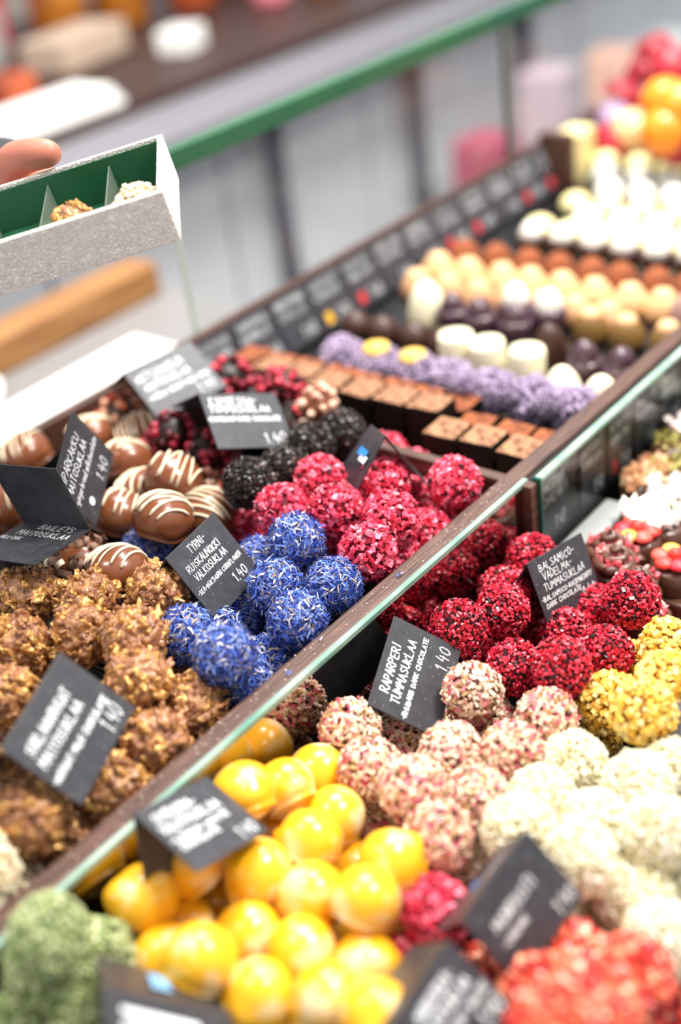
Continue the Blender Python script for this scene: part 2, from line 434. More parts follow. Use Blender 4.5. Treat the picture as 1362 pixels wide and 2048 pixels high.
def write(bm, text, x0, y0, x1, h, wdt, z=0.0003, rg=None, slant=0.0):
    """a line of handwriting from (x0,y0) ending at x1"""
    tot = sum(WD.get(c, 4 if c.isupper() or c.isdigit() else 3.1) + 1.1 for c in text)
    sx = (x1 - x0) / tot; sy = h / 6.0; x = x0
    for c in text:
        wch = WD.get(c, 4 if c.isupper() or c.isdigit() else 3.1)
        jy = rg.uniform(-0.35, 0.35) * sy; js = rg.uniform(0.9, 1.1); jr = rg.uniform(-0.04, 0.05)
        for st in G.get(c, []):
            pts = [(x + (p[0] + p[1] * (slant + jr)) * sx, y0 + jy + p[1] * sy * js) for p in st]
            stroke(bm, pts, wdt, z)
        x += (wch + 1.1) * sx


CARDW = {}


def price_card(key, w_, h_, pos, xa, ya, s, lines, label, dots=None, mark=None, back=True, open_=1.0):
    """folded tent card. lines=(text,x0,y0,x1,h,w) in card fractions (origin lower left)"""
    pos = CAM + (np.array(pos) - CAM) * s; w_ *= s; h_ *= s
    X = Vector(xa).normalized(); Y = Vector(ya); Y = (Y - X * Y.dot(X)).normalized(); Z = X.cross(Y)
    mw = Matrix.Identity(4)
    for i in range(3):
        mw[i][0] = X[i]; mw[i][1] = Y[i]; mw[i][2] = Z[i]; mw[i][3] = pos[i]
    e = bpy.data.objects.new('price_card', None); e.empty_display_size = .01; link(e)
    e.matrix_world = mw
    tag(e, label, 'price card', 'folded slate price cards')
    T = 0.00035
    bm = bmesh.new(); bx(bm, (-w_ / 2, -h_ / 2, -T), (w_ / 2, h_ / 2, T))
    obj('front_panel', mesh_from(bm, 'panel', M['card']), e)
    rg = random.Random(hash(key) % 1000 if False else sum(map(ord, key)))
    bm = bmesh.new()
    for (t, x0, y0, x1, hh, wd) in lines:
        write(bm, t, (x0 - .5) * w_, (y0 - .5) * h_, (x1 - .5) * w_, hh * h_, wd, T + 0.00012, rg, 0.05)
    if dots:
        for (dx_, dy_, r_) in dots:
            vs = [bm.verts.new(((dx_ - .5) * w_ + r_ * math.cos(k * .3142), (dy_ - .5) * h_ + r_ * math.sin(k * .3142), T + .00012)) for k in range(20)]
            bm.faces.new(vs)
    # fine chalk specks
    for k in range(26):
        cx, cy, r_ = rg.uniform(-.48, .48) * w_, rg.uniform(-.48, .48) * h_, rg.uniform(.00008, .0002)
        vs = [bm.verts.new((cx + r_ * math.cos(q * 1.047), cy + r_ * math.sin(q * 1.047), T + .0001)) for q in range(6)]
        bm.faces.new(vs)
    obj('chalk_writing', mesh_from(bm, 'writing', M['chalk']), e)
    if back:
        # the rear panel hangs from the fold, mirrored about the upright plane through it
        down = -Y; mvec = X.cross(Vector((0, 0, 1))).normalized()
        d2 = down - 2 * down.dot(mvec) * mvec
        if isinstance(open_, Vector): d2 = open_
        d2 = (d2 - X * d2.dot(X)).normalized()
        dl = Vector((0, d2.dot(Y), d2.dot(Z)))
        nl = Vector((1, 0, 0)).cross(dl)
        bm = bmesh.new()
        top = Vector((0, h_ / 2, 0))
        cs = []
        for sgn in (1, -1):
            for (a, b_) in ((-1, 0), (1, 0), (1, 1), (-1, 1)):
                cs.append(bm.verts.new(top + Vector((a * w_ / 2, 0, 0)) + dl * (h_ * b_) + nl * T * sgn))
        for q in ((0, 1, 2, 3), (7, 6, 5, 4), (0, 4, 5, 1), (1, 5, 6, 2), (2, 6, 7, 3), (3, 7, 4, 0)):
            bm.faces.new([cs[i] for i in q])
        bmesh.ops.recalc_face_normals(bm, faces=bm.faces)
        obj('rear_panel', mesh_from(bm, 'panel', M['card']), e)
        if mark:
            # marks drawn on the outside of the rear panel: (kind,u0,u1,v0,v1)
            for (mk, u0, u1, v0, v1, mmat) in mark:
                bm = bmesh.new()
                out = nl if nl.z < 0 else nl
                # outer side faces away from front panel
                side = 1 if (nl.dot(Vector((0, -1, 0)) * 0 + (Vector((0, -h_ / 2, 0)) - dl * h_ / 2)) < 0) else -1
                if mk == 'bar':
                    P = [top + Vector(((u - .5) * w_, 0, 0)) + dl * (h_ * v) + nl * (side * (T + .0002)) for (u, v) in ((u0, v0), (u1, v0), (u1, v1), (u0, v1))]
                    bm.faces.new([bm.verts.new(p_) for p_ in P])
                else:
                    tmp = bmesh.new(); write(tmp, mk, 0, 0, 1, 1, .0008 / w_, 0, rg)
                    for f in tmp.faces:
                        P = []
                        for v in f.verts:
                            u = u1 - (u1 - u0) * v.co.x; vv = v0 + (v1 - v0) * v.co.y
                            P.append(bm.verts.new(top + Vector(((u - .5) * w_, 0, 0)) + dl * (h_ * vv) + nl * (side * (T + .0002))))
                        bm.faces.new(P)
                    tmp.free()
                obj('sticker' if mk == 'bar' else 'rear_writing', mesh_from(bm, 'mark', mmat), e)
    return e


PRICE = lambda x0=.66, y0=.06, x1=.95, h=.2, wd=.0005: ('1.40', x0, y0, x1, h, wd)
price_card('tyrni', .05, .042, [0.365, 0.4331, 1.0121], [0.9689, 0.2412, -0.0553], [-0.0962, 0.5732, 0.8138], 1.0,
           [('TYRNI-', .33, .82, .66, .105, .00048), ('RUISKAUNOKKI', .13, .65, .79, .095, .00048), ('VALKOSUKLAA', .15, .51, .79, .095, .00048),
            ('-SEA-BUKTHORN CORNFLOWER', .035, .36, .94, .06, .00036), ('1.40', .61, .14, .87, .13, .00048)],
           'slate price card in focus reading TYRNI-RUISKAUNOKKI, standing among blue truffles')
price_card('rapa', .05, .04, [0.3758, 0.3122, 0.9784], [0.8797, 0.2737, 0.3889], [-0.4687, 0.6375, 0.6115], 1.0,
           [('RAPARPERI', .20, .80, .74, .12, .00055), ('TUMMASUKLAA', .13, .615, .85, .115, .00055),
            ('-RHUBARB DARK CHOCOLATE', .02, .47, .94, .065, .00048), ('1.40', .68, .12, .94, .17, .0005)],
           'slate price card reading RAPARPERI standing among pink flaked truffles', open_=Vector((-.05, .10, -1)))
price_card('bals', .05, .04, [0.5218, 0.3123, 0.9456], [0.984, -0.1432, -0.1058], [0.1572, 0.4188, 0.8944], 0.95,
           [('BALSAMICO-', .15, .80, .80, .11, .00042), ('VADELMA-', .17, .65, .70, .11, .00042), ('TUMMASUKLAA', .13, .50, .88, .11, .00042),
            ('-BALSAMICO-RASPBERRY', .03, .37, .96, .07, .00042), ('DARK CHOCOLATE', .08, .26, .72, .07, .00042), PRICE(.72, .10, .96, .17)],
           'slate price card reading BALSAMICO-VADELMA among dark crimson truffles')
price_card('munk', .05, .04, [0.3027, 0.2071, 0.9474], [0.9764, -0.0561, 0.2084], [-0.1386, 0.5776, 0.8045], 0.90,
           [('MUNKRISTI', .18, .56, .76, .14, .00052), ('-CREME', .14, .38, .48, .07, .00052), PRICE(.72, .08, .98, .17)],
           'large blurred slate card reading MUNKRISTI in front of white truffles',
           mark=[('bar', .45, .58, .62, .74, M['blue_mark']), ('-MUNKRISTI', .30, .85, .30, .40, M['chalk'])])
price_card('seab', .0465, .0372, [0.2295, 0.3144, 1.0047], [0.9257, 0.0827, -0.3691], [0.0431, 0.9464, 0.3202], 1.0,
           [('SITRUUNA-', .10, .74, .66, .13, .00062), ('VALKOSUKLAA', .07, .57, .85, .13, .00062), ('-LEMON WHITE', .05, .42, .84, .08, .00062),
            ('CHOCOLATE', .09, .30, .60, .08, .00062), PRICE(.70, .06, .95, .17)],
           'slate price card leaning over the walnut strip above yellow domes', open_=Vector((-.35, -.35, -1)))
price_card('gold', .053, .0425, [0.2249, 0.3841, 1.0285], [0.9344, 0.2877, 0.2099], [-0.3402, 0.5465, 0.7652], 0.985,
           [('SUKLAANOUGAT', .10, .68, .76, .12, .00062), ('MAITOSUKLAA', .08, .50, .74, .11, .00062),
            ('-NOUGAT MILK CHOCOLATE', .02, .31, .92, .075, .00062), PRICE(.68, .08, .92, .2, .00052)],
           'blurred slate price card at left standing among golden nut truffles')
price_card('pipa', .05, .04, [0.3507, 0.5062, 1.0604], [0.8021, 0.4645, 0.3755], [-0.4491, 0.0546, 0.8918], 1.05,
           [('PIPARKAKKU', .06, .76, .80, .125, .00052), ('MAITOSUKLAA', .06, .59, .82, .12, .00052),
            ('-gingerbread milkchocolate', .02, .42, .97, .10, .00042), PRICE(.56, .08, .86, .18)],
           'tall slate price card reading PIPARKAKKU with a round white dot', dots=[(.24, .20, .0026)])
bb = price_card('bail', .05, .04, [0.2959, 0.4903, 1.05], [0.1213, -0.9836, 0.1337], [0.9902, 0.1105, -0.0853], 1.045,
           [('BAILEYS', .34, .84, .86, .13, .00035), ('MAITOSUKLAA', .16, .66, .92, .13, .00045), ('-MILK CHOC', .0, .52, .34, .08, .0004)],
           'open slate card lying flat at the left edge, reading MAITOSUKLAA', open_=Vector((-0.19, 0.11, 0.98)))
price_card('tl', .053, .0424, [0.4935, 0.5858, 1.0321], [0.9686, -0.2406, 0.0632], [0.1689, 0.8226, 0.5429], 1.0,
           [('METSÄMARJA', .08, .70, .76, .15, .00062), ('MAITOSUKLAA', .10, .51, .76, .13, .00062),
            ('-FOREST BERRY MILK CHOC', .06, .34, .95, .08, .00062), PRICE(.68, .10, .93, .17, .00052)],
           'blurred slate price card farthest back, beside the white shelf')
price_card('dark', .053, .0424, [0.4757, 0.5055, 1.0292], [0.8754, -0.3565, -0.3265], [0.4789, 0.7317, 0.485], 1.0,
           [('ESPRESSO-', .10, .80, .72, .12, .00062), ('TUMMASUKLAA', .06, .65, .86, .12, .00062),
            ('-ESPRESSO DARK CHOCOLATE', .0, .49, .95, .075, .00062), PRICE(.64, .08, .93, .18, .00052)],
           'blurred slate price card above the black crumb truffles')
price_card('near', .046, .037, [0.2359, 0.1989, 0.9547], [0.9872, 0.0052, 0.1592], [-0.1195, 0.6852, 0.7185], 0.93,
           [('MANSIKKA-', .3, .74, .82, .13, .00062), ('VALKOSUKLAA', .2, .55, .88, .13, .00062), ('-STRAWBERRY WHITE', .05, .36, .97, .09, .00052), PRICE(.70, .08, .97, .22, .00065)],
           'very blurred slate card at the bottom centre edge')


def card_from_points(label, panels, marks=()):
    """panels: lists of four world points"""
    o0 = Vector(panels[0][0]); e = tag(empty('price_card', o0), label, 'price card', 'folded slate price cards')
    for nm, P in zip(('front_panel', 'rear_panel'), panels):
        P = [Vector(p) - o0 for p in P]; n = (P[1] - P[0]).cross(P[3] - P[0]).normalized() * .00035
        bm = bmesh.new(); vs = [bm.verts.new(p + n) for p in P] + [bm.verts.new(p - n) for p in P]
        for q in ((0, 1, 2, 3), (7, 6, 5, 4), (0, 4, 5, 1), (1, 5, 6, 2), (2, 6, 7, 3), (3, 7, 4, 0)):
            bm.faces.new([vs[i] for i in q])
        bmesh.ops.recalc_face_normals(bm, faces=bm.faces)
        obj(nm, mesh_from(bm, 'panel', M['card']), e)
    for (pi, u0, u1, v0, v1, mt, nm) in marks:
        P = [Vector(p) - o0 for p in panels[pi]]; U = P[1] - P[0]; V = P[3] - P[0]
        n = U.cross(V).normalized()
        if n.dot(Vector(CAM) - o0) < 0: n = -n
        bm = bmesh.new()
        bm.faces.new([bm.verts.new(P[0] + U * u + V * v + n * .0007) for u, v in ((u0, v0), (u1, v0), (u1, v1), (u0, v1))])
        obj(nm, mesh_from(bm, 'mark', mt), e)
    return e


n0, f0 = atD(771, 872, .715), atD(742, 850, .752)
card_from_points('slate card seen edge-on with a small blue sticker among raspberry truffles',
                 [[f0, n0, atD(711, 988, .722), atD(683, 935, .757)], [n0, f0, atD(848, 958, .765), atD(859, 977, .728)]],
                 [(0, .30, .80, .42, .58, M['blue_mark'], 'sticker'), (0, .55, .95, .52, .66, M['chalk'], 'chalk_mark')])
card_from_points('very blurred slate card in the bottom left corner with a pale blue sticker',
                 [[atD(205, 1975, .475), atD(462, 2035, .505), atD(480, 2160, .497), atD(215, 2125, .463)],
                  [atD(205, 1975, .475), atD(462, 2035, .505), atD(440, 1990, .545), atD(190, 1908, .52)]],
                 [(1, .40, .56, .30, .75, mat('pale_blue_sticker', '#7fb0d8', .5), 'sticker')] +
                 [(0, .12, .72, .22 + k * .2, .30 + k * .2, M['chalk'], 'chalk_line') for k in range(2)])
card_from_points('slate card cut by the right edge beside the yellow crumb truffles',
                 [[atD(1303, 1521, .60), atD(1372, 1385, .62), atD(1472, 1450, .60), atD(1405, 1585, .585)],
                  [atD(1303, 1521, .60), atD(1372, 1385, .62), atD(1345, 1385, .655), atD(1290, 1500, .635)]],
                 [])


# ------------------------------------------------------------------ chocolates: meshes
def sph_dirs(n, rg):
    out = []
    ga = math.pi * (3 - math.sqrt(5))
    for i in range(n):
        z = 1 - 2 * (i + .5) / n; r = math.sqrt(1 - z * z); a = ga * i
        d = Vector((r * math.cos(a), r * math.sin(a), z)) + Vector((rg.gauss(0, 1), rg.gauss(0, 1), rg.gauss(0, 1))) * (1.1 / math.sqrt(n))
        out.append(d.normalized())
    return out


from mathutils import noise as mn


def core(bm, r, sub, amp, fr, seed, matidx=0, smooth=True, ridg=False):
    res = bmesh.ops.create_icosphere(bm, subdivisions=sub, radius=1)
    off = Vector((seed * 3.7, seed * 1.3, seed * 2.1))
    for v in res['verts']:
        d = v.co.normalized(); n = mn.fractal(d * fr + off, 1.0, 2.0, 4)
        if ridg: n = 0.45 - abs(mn.noise(d * fr + off)) * 1.6 + 0.3 * mn.noise(d * fr * 2.7 + off)
        v.co = d * (r * (1 + amp * n))
    for v in res['verts']:
        for f in v.link_faces: f.material_index = matidx; f.smooth = smooth


def chip(bm, d, r, size, rg, matidx=1, tilt=0.5, sink=0.3):
    """irregular box-like flake lying on the sphere at direction d. size=(l,w,t)"""
    q = d.to_track_quat('Z', 'Y')
    rot = q.to_matrix() @ Euler((rg.gauss(0, tilt), rg.gauss(0, tilt), rg.uniform(0, 6.28))).to_matrix()
    l, w_, t = [s * rg.uniform(.65, 1.3) for s in size]
    vs = []
    for z in (-1, 1):
        for (x, y) in ((-1, -1), (1, -1), (1, 1), (-1, 1)):
            k = Vector((x * l / 2 * rg.uniform(.55, 1.1), y * w_ / 2 * rg.uniform(.55, 1.1), z * t / 2 * rg.uniform(.7, 1.2)))
            vs.append(bm.verts.new(d * (r + t * (.5 - sink)) + rot @ k))
    for f in ((3, 2, 1, 0), (4, 5, 6, 7), (0, 1, 5, 4), (1, 2, 6, 5), (2, 3, 7, 6), (3, 0, 4, 7)):
        nf = bm.faces.new([vs[i] for i in f]); nf.material_index = matidx


def crumb_ball(name, r, n, size, mats, seed, amp=.05, tilt=.5, sink=.2):
    rg = random.Random(seed); bm = bmesh.new()
    core(bm, r * .9, 3, amp, 2.2, seed)
    for d in sph_dirs(n, rg):
        rr = r * .9 * (1 + amp * mn.fractal(d * 2.2 + Vector((seed * 3.7, seed * 1.3, seed * 2.1)), 1.0, 2.0, 4))
        chip(bm, d, rr + rg.uniform(0, size[2] * .8), size, rg, 1, tilt, sink)
    return mesh_from(bm, name, mats)


def petal_ball(name, r, n, mats, seed):
    rg = random.Random(seed); bm = bmesh.new(); core(bm, r * .80, 3, .06, 2.5, seed)
    for d in sph_dirs(n, rg):
        q = d.to_track_quat('Z', 'Y').to_matrix()
        L = rg.uniform(.003, .0065); wd = rg.uniform(.0002, .00048)
        a = rg.uniform(0, 6.28); t = q @ Vector((math.cos(a), math.sin(a), 0)); s = d.cross(t)
        base = d * r * rg.uniform(.86, .99); lift = rg.uniform(-.35, .5); curl = rg.uniform(-.5, .5)
        pr = None
        for k in range(5):
            u = k / 4.0; p = base + t * (L * (u - .5)) + s * (curl * L * (u - .5) ** 2 * 2) + d * (L * lift * u * u - L * L * (u - .5) ** 2 * .5 / r)
            ww = wd * (.35 + 1.1 * math.sin(math.pi * min(1, u * 1.05 + .05)))
            e = (s + d * rg.uniform(-.4, .4)).normalized() * ww
            cur = (bm.verts.new(p - e), bm.verts.new(p + e))
            if pr:
                f = bm.faces.new((pr[0], pr[1], cur[1], cur[0])); f.material_index = 1
            pr = cur
    return mesh_from(bm, name, mats)


def lumpy_ball(name, r, mats, seed, nuts=95):
    rg = random.Random(seed); bm = bmesh.new()
    core(bm, r * .92, 5, .18, 3.8, seed, 0, True, True)
    for d in sph_dirs(nuts, rg):
        rr = r * rg.uniform(.84, .97); s = rg.uniform(.0015, .0031)
        res = bmesh.ops.create_icosphere(bm, subdivisions=3, radius=s, matrix=Matrix.Translation(d * rr) @ Euler((rg.random() * 6, rg.random() * 6, 0)).to_matrix().to_4x4() @ Matrix.Diagonal((rg.uniform(.9, 1.7), rg.uniform(.7, 1.2), .7, 1)))
        mi = 1 if rg.random() < .35 else 0; c = d * rr
        for v in res['verts']:
            k = v.co - c
            v.co = c + k * (1 + 1.1 * mn.noise(v.co * 420) + .5 * mn.noise(v.co * 1100))
            for f in v.link_faces: f.smooth = True; f.material_index = mi
    return mesh_from(bm, name, mats)


def berry_cluster(name, r, mats, seed, n=46):
    rg = random.Random(seed); bm = bmesh.new(); core(bm, r * .78, 3, .15, 2.5, seed, 0)
    for d in sph_dirs(n, rg):
        if rg.random() < .12: continue
        s = rg.uniform(.0022, .0036)
        res = bmesh.ops.create_icosphere(bm, subdivisions=2, radius=s, matrix=Matrix.Translation(d * r * rg.uniform(.78, .98)))
        for v in res['verts']:
            v.co += Vector((mn.noise(v.co * 500), mn.noise(v.co * 500 + Vector((9, 0, 0))), 0)) * s * .5
            for f in v.link_faces: f.smooth = True; f.material_index = 1
    return mesh_from(bm, name, mats)


def dome_mesh(name, r, mats, seed, squash=.86, lip=True):
    """moulded half-egg with a flared seam round its middle"""
    rg = random.Random(seed); bm = bmesh.new(); prof = []
    for k in range(0, 15):
        a = -math.pi / 2 + math.pi * k / 14
        prof.append((max(0, r * math.cos(a)), r * squash * math.sin(a)))
    if lip:
        i = 4
        rl = prof[i][0]; zl = prof[i][1]
        prof = prof[:i] + [(rl * 1.02, zl - r * .05), (rl * 1.10, zl - r * .04), (rl * 1.12, zl + r * .01), (rl * 1.055, zl + r * .06)] + prof[i + 1:]
    prof[0] = (0, prof[0][1]); prof[-1] = (0, prof[-1][1])
    lathe(bm, prof, 40)
    off = Vector((seed, seed * 2.2, 0))
    for v in bm.verts:
        n = mn.noise(v.co * 60 + off)
        v.co += v.co.normalized() * r * .05 * n
        if lip and v.co.z < -r * .2 and math.hypot(v.co.x, v.co.y) > r * .85:
            a = math.atan2(v.co.y, v.co.x)
            k = max(0, math.sin(a * 2 + seed)) ** 3 * .16
            v.co.x *= 1 + k; v.co.y *= 1 + k
    return mesh_from(bm, name, mats, True)


def drizzle_mesh(name, r, squash, mats, seed, nl=7, rad=.0007, zig=True):
    rg = random.Random(seed); bm = bmesh.new()
    ang = rg.uniform(0, 3.14); ca, sa = math.cos(ang), math.sin(ang)
    for k in range(nl):
        u = (k - (nl - 1) / 2) / nl * 1.7 + rg.uniform(-.05, .05); pts = []
        skew = rg.uniform(-.25, .25)
        for j in range(15):
            v = -1 + 2 * j / 14
            x = u + skew * v; y = v * .92
            q = x * x + y * y
            if q > .93: continue
            z = math.sqrt(1 - q)
            X = x * ca - y * sa; Y = x * sa + y * ca
            pts.append(Vector((X * r, Y * r, z * r * squash)) * 1.012)
        if len(pts) > 2: tube(bm, pts, rad * rg.uniform(.8, 1.3), 6)
    return mesh_from(bm, name, mats)


def curls_mesh(name, r, mats, seed, n=26):
    """chocolate shavings: bent ribbons"""
    rg = random.Random(seed); bm = bmesh.new()
    for d in sph_dirs(n, rg):
        if d.z < -.3: continue
        q = d.to_track_quat('Z', 'Y').to_matrix() @ Euler((rg.gauss(0, .5), rg.gauss(0, .5), rg.uniform(0, 6.3))).to_matrix()
        R_ = rg.uniform(.0024, .005); span = rg.uniform(2.2, 5.0); wd = rg.uniform(.002, .0045); pr = None
        mi = 0 if rg.random() < .7 else 1
        for k in range(12):
            a = span * k / 11
            c = d * r * .92 + q @ Vector((R_ * math.cos(a), 0, R_ * math.sin(a)))
            e = q @ Vector((0, wd / 2, 0))
            cur = (bm.verts.new(c - e), bm.verts.new(c + e))
            if pr:
                f = bm.faces.new((pr[0], pr[1], cur[1], cur[0])); f.smooth = True; f.material_index = mi
            pr = cur
    return mesh_from(bm, name, mats)


MC = {}
MC['blue_core'] = mat('cornflower_core', '#10163a', .8)
MC['blue'] = mat_chips('cornflower_petals', [(0, '#22388c'), (.22, '#3a5cc0'), (.44, '#6482d2'), (.60, '#1c2a6c'), (.74, '#8c9cd0'), (.83, '#d8d2d4'), (.92, '#a8968c')], .7)
MC['red_core'] = mat('raspberry_core', '#6a0f22', .7)
MC['red'] = mat_chips('raspberry_crumbs_light', [(0, '#dc3450'), (.3, '#ec5670'), (.55, '#c42440'), (.74, '#f4849a'), (.90, '#8e1430'), (.97, '#3a1018')], .35)
MC['crim_core'] = mat('crimson_core', '#3c0a14', .7)
MC['crim'] = mat_chips('raspberry_crumbs_dark', [(0, '#c2182e'), (.28, '#dc3048'), (.52, '#a41028'), (.72, '#e85468'), (.82, '#6e0c1c'), (.88, '#2c0a10')], .32)
MC['rhub_core'] = mat('rhubarb_core', '#4a2418', .7)
MC['rhub'] = mat_chips('rhubarb_slivers', [(0, '#f0d8b8'), (.28, '#e6b4a0'), (.44, '#dc7c84'), (.54, '#b88a58'), (.68, '#f0d2b8'), (.82, '#cc4862'), (.90, '#8c6848'), (.95, '#5a2820')], .6)
MC['white_core'] = mat('white_core', '#b8a66c', .7)
MC['white'] = mat_chips('white_coconut', [(0, '#eee5c4'), (.35, '#f5efd8'), (.65, '#e0d4a4'), (.88, '#faf6e8')], .55)
MC['ycr_core'] = mat('mango_core', '#8e5c10', .7)
MC['ycr'] = mat_chips('mango_crumbs', [(0, '#f0c04c'), (.3, '#f6d270'), (.6, '#e4ac34'), (.8, '#fae29a'), (.96, '#c98820')], .6)
MC['black_core'] = mat('cocoa_core', '#140e0c', .6)
MC['black'] = mat_chips('cocoa_nibs', [(0, '#1c1412'), (.4, '#2c2220'), (.75, '#40332e'), (.93, '#7c6a60')], .3, .6)
MC['coral_core'] = mat('coral_core', '#7c1814', .6)
MC['coral'] = mat_chips('strawberry_chunks', [(0, '#e8503a'), (.25, '#f27a58'), (.48, '#d23a36'), (.68, '#f6a07c'), (.82, '#a82030'), (.93, '#fccfb0')], .35)
MC['green_core'] = mat('pistachio_core', '#3c4428', .8)
MC['green'] = mat_chips('pistachio_crumbs', [(0, '#98a468'), (.35, '#b2bc88'), (.7, '#7d8c56'), (.9, '#ccd0a0')], .8)
MC['purp_core'] = mat('blueberry_core', '#5c4e70', .85)
MC['purp'] = mat_chips('blueberry_sugar', [(0, '#a08ea8'), (.5, '#ae9cb6'), (.8, '#8a7894')], .85)
MC['cream_crumb'] = mat_chips('almond_crumbs', [(0, '#e8d6b4'), (.4, '#f4e8cc'), (.8, '#cdb48a')], .7)
MC['yellow'] = mat('yellow_cocoa_butter', '#f5b41c', .28, spec=.5, coat=.35, noise=(48, '#fbe3b4', .50, .68), sss=.1)
MC['milk'] = mat('milk_chocolate', '#7a4528', .28, spec=.5, coat=.3, bump=(300, .06, .0004))
MC['milk_pale'] = mat('milk_chocolate_shavings', '#8a6a5a', .5)
MC['dark_choc'] = mat('dark_chocolate', '#1e110d', .45)
MC['brown_choc'] = mat('brown_chocolate', '#3c2218', .4)
MC['drizzle'] = mat('white_chocolate_drizzle', '#f3e2c2', .4)
MC['caramel'] = mat('caramel_coat', '#8c5430', .26, spec=.7, coat=.5, noise=(220, '#c48c54', .42, .66), bump=(1100, .6, .001))
MC['goldnut'] = mat('gold_dusted_nut', '#bd8444', .24, metal=.35, noise=(300, '#ecc27c', .45, .7), bump=(1200, .4, .0005))
MC['berrydark'] = mat_chips('dried_berries', [(0, '#a01830'), (.35, '#7c1024'), (.6, '#c83048'), (.85, '#500a18')], .35)
MC['berryorange'] = mat_chips('orange_berries', [(0, '#c8643c'), (.3, '#a8301c'), (.55, '#e0a07c'), (.8, '#8a3a20')], .35)
MC['peachred'] = mat_chips('peach_red', [(0, '#e8a088'), (.4, '#e0484c'), (.7, '#d8b098')], .45)

V = {}
V['blue'] = [petal_ball('blue_truffle', .0162, 2100, [MC['blue_core'], MC['blue']], s) for s in (1, 2, 3, 4)]
V['red'] = [crumb_ball('raspberry_truffle', .0154, 430, (.0036, .0027, .0017), [MC['red_core'], MC['red']], s) for s in (5, 6, 7)]
V['crim'] = [crumb_ball('crimson_truffle', .0150, 680, (.0024, .0018, .0012), [MC['crim_core'], MC['crim']], s) for s in (8, 9, 10)]
V['rhub'] = [crumb_ball('rhubarb_truffle', .0155, 620, (.0043, .0020, .0010), [MC['rhub_core'], MC['rhub']], s, tilt=.42) for s in (11, 12, 13)]
V['white'] = [crumb_ball('coconut_truffle', .0156, 700, (.0027, .0019, .0015), [MC['white_core'], MC['white']], s) for s in (14, 15, 16)]
V['ycr'] = [crumb_ball('mango_truffle', .0154, 430, (.0036, .0028, .0016), [MC['ycr_core'], MC['ycr']], s, amp=.12) for s in (17, 18)]
V['black'] = [crumb_ball('cocoa_truffle', .0152, 900, (.002, .0016, .0012), [MC['black_core'], MC['black']], s) for s in (19, 20)]
V['coral'] = [crumb_ball('strawberry_truffle', .0152, 330, (.0042, .0033, .0024), [MC['coral_core'], MC['coral']], s, amp=.15, tilt=.8) for s in (21, 22)]
V['pink'] = [crumb_ball('pink_truffle', .0142, 420, (.0034, .0026, .002), [MC['red_core'], MC['red']], s, amp=.1) for s in (61, 62)]
V['green'] = [crumb_ball('pistachio_truffle', .0150, 520, (.003, .0022, .0014), [MC['green_core'], MC['green']], s, amp=.1) for s in (23, 24)]
V['purp'] = [crumb_ball('blueberry_truffle', .0158, 300, (.0042, .0036, .0024), [MC['purp_core'], MC['purp']], s, amp=.12) for s in (25, 26, 27)]
V['almond'] = [crumb_ball('almond_truffle', .0165, 420, (.0035, .0025, .0018), [MC['white_core'], MC['cream_crumb']], s, amp=.12) for s in (28,)]
V['gold'] = [lumpy_ball('nut_truffle', .0162, [MC['caramel'], MC['goldnut']], s) for s in (31, 32, 33)]
V['berry'] = [berry_cluster('berry_truffle', .0162, [MC['dark_choc'], MC['berrydark']], s) for s in (34, 35)]
V['oberry'] = [berry_cluster('berry_truffle', .0162, [MC['brown_choc'], MC['berryorange']], s) for s in (36,)]
V['peach'] = [berry_cluster('berry_truffle', .0158, [MC['milk'], MC['peachred']], s, 30) for s in (37,)]
V['yellow'] = [dome_mesh('lemon_dome', .0146, [MC['yellow']], s, .95) for s in (41, 42, 43, 44)]
V['milk'] = [dome_mesh('milk_dome', .0178, [MC['milk']], s, .8, True) for s in (45, 46)]
V['shav'] = [dome_mesh('shaved_dome', .0165, [MC['milk']], 47, .9, False)]
DRZ = [drizzle_mesh('drizzle', .0180, .80, [MC['drizzle']], s) for s in (51, 52, 53)]
CURL = curls_mesh('shavings', .0172, [MC['milk_pale'], MC['drizzle']], 54, 90)
NUTB = None
RAD = {'blue': .0162, 'red': .0150, 'crim': .0147, 'rhub': .0152, 'white': .0154, 'ycr': .0152, 'black': .0150, 'coral': .0150, 'pink': .014,
       'green': .0152, 'gold': .0166, 'berry': .0148, 'oberry': .0148, 'peach': .0148, 'yellow': .0142, 'milk': .0168, 'shav': .0165, 'almond': .0165}

